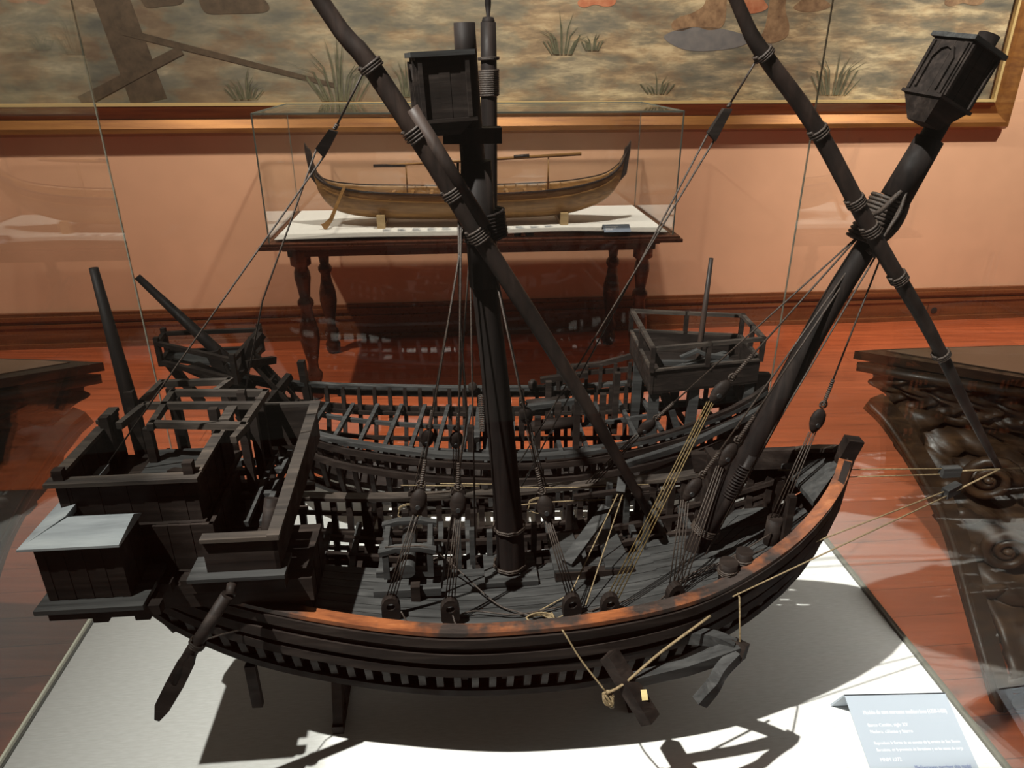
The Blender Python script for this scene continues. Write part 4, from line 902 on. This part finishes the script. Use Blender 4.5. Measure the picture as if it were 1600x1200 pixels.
for x, y in ((RX0 + .012, -.085), (RX0 + .012, .09), (RX1 - .012, -.04), (RX1 - .012, .06), (.34, -.065), (.34, .08)):
    MB().box(x - .009, x + .009, y - .006, y + .006, .16, .346).build('castle_leg', 'ship_grey', S1)
for x, y in ((.28, -.07), (.42, -.045)): MB().beam((x, y, .35), (x + .04, y + .02, .25), .008, .010).build('castle_brace', 'ship', S1)
MB().tube([(.358, .0, .30), (.360, 0, .42), (.362, 0, .572)], [.006, .0055, .004], 10).build('mizzen_mast', 'yard', S1)
MB().ribbon([(.20, -.165, .235), (.33, -.13, .262), (.43, -.09, .290), (.505, -.06, .318)], .010, .011).build('bulwark_rail', 'ship_grey', S1)
MB().ribbon([(.24, -.15, .19), (.36, -.10, .21), (.485, -.03, .245)], .006, .030).build('wale', 'ship', S1)
# left castle: railed platform
PL = [(-.695, .065), (-.512, .088), (-.508, -.075), (-.685, .012)]
m = MB(); m.prism([(x, y) for x, y in [PL[0], PL[1], (-.505, .0), (-.60, .01), (-.688, .03)]][::-1], .356, .362); m.build('platform', 'ship_grey', S1)
for i in range(4):
    a, b = Vector((*PL[i], .402)), Vector((*PL[(i + 1) % 4], .402)); MB().beam(a, b, .008, .008).build('platform_rail', 'ship', S1)
    a2, b2 = a.copy(), b.copy(); a2.z = b2.z = .362; MB().beam(a2, b2, .008, .010).build('platform_rail', 'ship', S1)
    MB().box(a.x - .0045, a.x + .0045, a.y - .0045, a.y + .0045, .355, .414).build('platform_post', 'ship', S1)
for x, y, z in ((-.675, .02, .27), (-.56, .0, .26), (-.52, .06, .25)): MB().beam((x, y, .36), (x + .05, y, z), .012, .016).build('platform_leg', 'ship', S1)
MB().beam((-.62, .0, .358), (-.53, -.06, .352), .03, .012).build('platform_beam', 'ship', S1)
MB().tube([(-.52, .03, .30), (-.56, .03, .355), (-.704, .03, .529)], [.0135, .013, .0065], 12).build('bowsprit', 'mast', S1)
m = MB(); m.beam((-.515, -.02, .40), (-.40, -.02, .24), .006, .006); m.beam((-.515, .015, .40), (-.40, .015, .24), .006, .006)
for i in range(6): t = i / 6 + .08; m.beam(lerp((-.515, -.02, .40), (-.40, -.02, .24), t), lerp((-.515, .015, .40), (-.40, .015, .24), t), .005, .005)
m.build('ladder', 'ship', S1)
for p, q in (((-.53, -.05, .33), (-.49, -.01, .42)), ((-.50, -.04, .38), (-.47, .03, .36)), ((-.49, .04, .41), (-.53, -.03, .36)), ((-.47, -.05, .30), (-.44, .02, .33))): MB().beam(p, q, .012, .014).build('bow_timber', 'ship', S1)
MB().beam((-.43, .085, .24), (-.435, .085, .335), .016, .014).build('knight_head', 'ship', S1)
for u in (-.30, .22):
    zk = H1.k(u) - .012; m = MB(); m.box(-.009, .009, -.08, .08, 0, .014); m.box(-.009, .009, -.02, .02, .014, zk)
    o = m.build('ship_support', 'ship'); o.location = (u, 1.282, .75); tag(o, 'dark wooden prop under the left half of the farther ship' if u < 0 else 'dark wooden prop under the right half of the farther ship', 'support', 'wooden props under the ships')

# ================================================================ carved consoles on both sides
def console(name, loc, fx, label):
    r = empty(name, loc); tag(r, label, 'console table')
    def P(x, y): return (x * fx, y)
    top = [P(0, 0), P(.16, .02), P(1.25, .10), P(1.25, -.62), P(.40, -.215)]
    if fx < 0: top = top[::-1]
    MB().prism(top, .772, .80).build('table_top', 'carved', r)
    ins = [P(.10, -.005), P(.20, .01), P(1.22, .085), P(1.22, -.57), P(.42, -.19)]
    if fx < 0: ins = ins[::-1]
    MB().prism(ins, .80, .803).build('top_panel', 'pink', r)
    low = [P(.01, -.01), P(1.2, .07), P(1.2, -.57), P(.41, -.20)]
    if fx < 0: low = low[::-1]
    m = MB(); m.prism(low, .752, .765)
    pts = [Vector((*P(.012, -.01), .747)), Vector((*P(.22, -.12), .747)), Vector((*P(.42, -.21), .747)), Vector((*P(1.2, -.58), .747))]
    m.tube(pts, [.012, .017, .018, .018], 12); m.build('moulding', 'carved', r)
    # carved frieze: one undulating carved band following the front edge, swelling and stepping inwards
    m = MB(); a, b = Vector((*P(.03, -.02), 0)), Vector((*P(1.18, -.56), 0)); NU_, NV_ = 150, 26
    nrm = Vector(((b - a).y * -1, (b - a).x, 0)).normalized()
    if nrm.y > 0: nrm = -nrm
    vs = []
    for i in range(NU_ + 1):
        for j in range(NV_ + 1):
            s_ = i / NU_; t = j / NV_; z_ = .748 - .15 * t
            lump = .014 * abs(math.sin(s_ * 40 + 2.2 * math.sin(t * 7))) + .010 * math.sin(s_ * 83 + t * 9) * math.sin(t * 11) + .006 * math.sin(s_ * 170) * math.sin(t * 23)
            step = .0 if t < .12 else .03 * math.sin((t - .12) * 1.4) ; inx = .10 * t + .015 * math.sin(t * 14)
            p = a.lerp(b, inx * .9 + (1 - inx * .9) * s_) + nrm * (lump * min(1, 6 * t) * min(1, 6 * (1 - t)) - step - .012); vs.append((p.x, p.y, z_))
    fs = [(i * (NV_ + 1) + j, (i + 1) * (NV_ + 1) + j, (i + 1) * (NV_ + 1) + j + 1, i * (NV_ + 1) + j + 1) for i in range(NU_) for j in range(NV_)]
    k0 = len(vs); back = [P(.05, -.02), P(1.18, .05)]
    m.add(vs, fs, True); m.build('carved_frieze', 'carved', r)
    m = MB(); q = [P(.12, -.03), P(1.18, .05), P(1.18, -.50), P(.44, -.17)]; m.prism(q if fx > 0 else q[::-1], .60, .75); m.build('frieze_core', 'carved', r)
    leg = catmull([P(.05, -.08) + (.66,), P(.09, -.15) + (.62,), P(.16, -.24) + (.51,), P(.23, -.34) + (.37,), P(.26, -.48) + (.2,), P(.267, -.66) + (.04,), P(.28, -.68) + (.0,)], 6)
    n_ = len(leg); m = MB(); m.ribbon(leg, [.05 - .012 * i / n_ for i in range(n_)], [.055 - .01 * i / n_ for i in range(n_)], (fx, .3, 0)); m.tube(leg, .021, 8)
    lo = [p + Vector((-.022 * fx, -.015, .0)) for p in leg]; m.tube(lo, .010, 8); m.build('leg', 'carved', r)
    def volute(name_, c_, r0, turns, th):
        m = MB(); pts = []; rad = []
        N = int(turns * 16)
        for i in range(N + 1):
            a_ = i / 16 * 2 * math.pi; rr = r0 * (1 - i / (N + 3)); pts.append(Vector((c_[0] + fx * rr * math.cos(a_), c_[1] - rr * math.cos(a_) * .35, c_[2] + rr * math.sin(a_)))); rad.append(th * (1 - .6 * i / N))
        m.tube(pts, rad, 8); m.lathe([(.001, -.012), (.014, -.004), (.014, .006), (.001, .012)], 10, c_); m.build(name_, 'carved', r)
    volute('volute', (.33 * fx, -.30, .50), .075, 2.2, .018); volute('volute', (.36 * fx, -.42, .33), .07, 2.2, .018); volute('volute', (.47 * fx, -.36, .47), .06, 1.8, .015)
    m = MB()
    for i in range(7):
        b_ = leg[min(n_ - 1, 14 + i * 3)]; m.tube([b_ + Vector((fx * (.02 + .016 * j), -.01, .01 * math.sin(j + i))) for j in range(6)], [.016, .02, .022, .02, .015, .006], 8)
    m.build('acanthus', 'carved', r)
    m = MB(); NU_, NV_ = 40, 40; vs = []
    for i in range(NU_ + 1):
        for j in range(NV_ + 1):
            z_ = .60 * (1 - j / NV_) + .02; k_ = max(0, min(n_ - 1, int((1 - z_ / .66) * (n_ - 1)))); p = leg[k_]
            s_ = i / NU_; L = .10 + .9 * s_
            bul = .022 * math.sin(9 * math.hypot(L * 6 - 2.2, z_ * 9 - 4) ) * (1 if z_ > .15 else .3) + .010 * math.sin(L * 55 + z_ * 20)
            vs.append((p.x + fx * (.03 + .75 * s_), p.y + .05 - .10 * s_ - bul, z_))
    m.add(vs, [(i * (NV_ + 1) + j, (i + 1) * (NV_ + 1) + j, (i + 1) * (NV_ + 1) + j + 1, i * (NV_ + 1) + j + 1) for i in range(NU_) for j in range(NV_)], True)
    o = m.build('carved_panel', 'carved', r); sm_ = o.modifiers.new('thickness', 'SOLIDIFY'); sm_.thickness = .02
M['pink'] = plaster('pinkish_stone_top', (.34, .21, .145), .1, .3)
console('console_table', (1.10, 2.142, 0), 1, 'carved dark wooden console table with scrolled legs, right of the large glass case')
console('console_table', (-1.262, 2.045, 0), -1, 'carved dark wooden console table left of the large glass case')
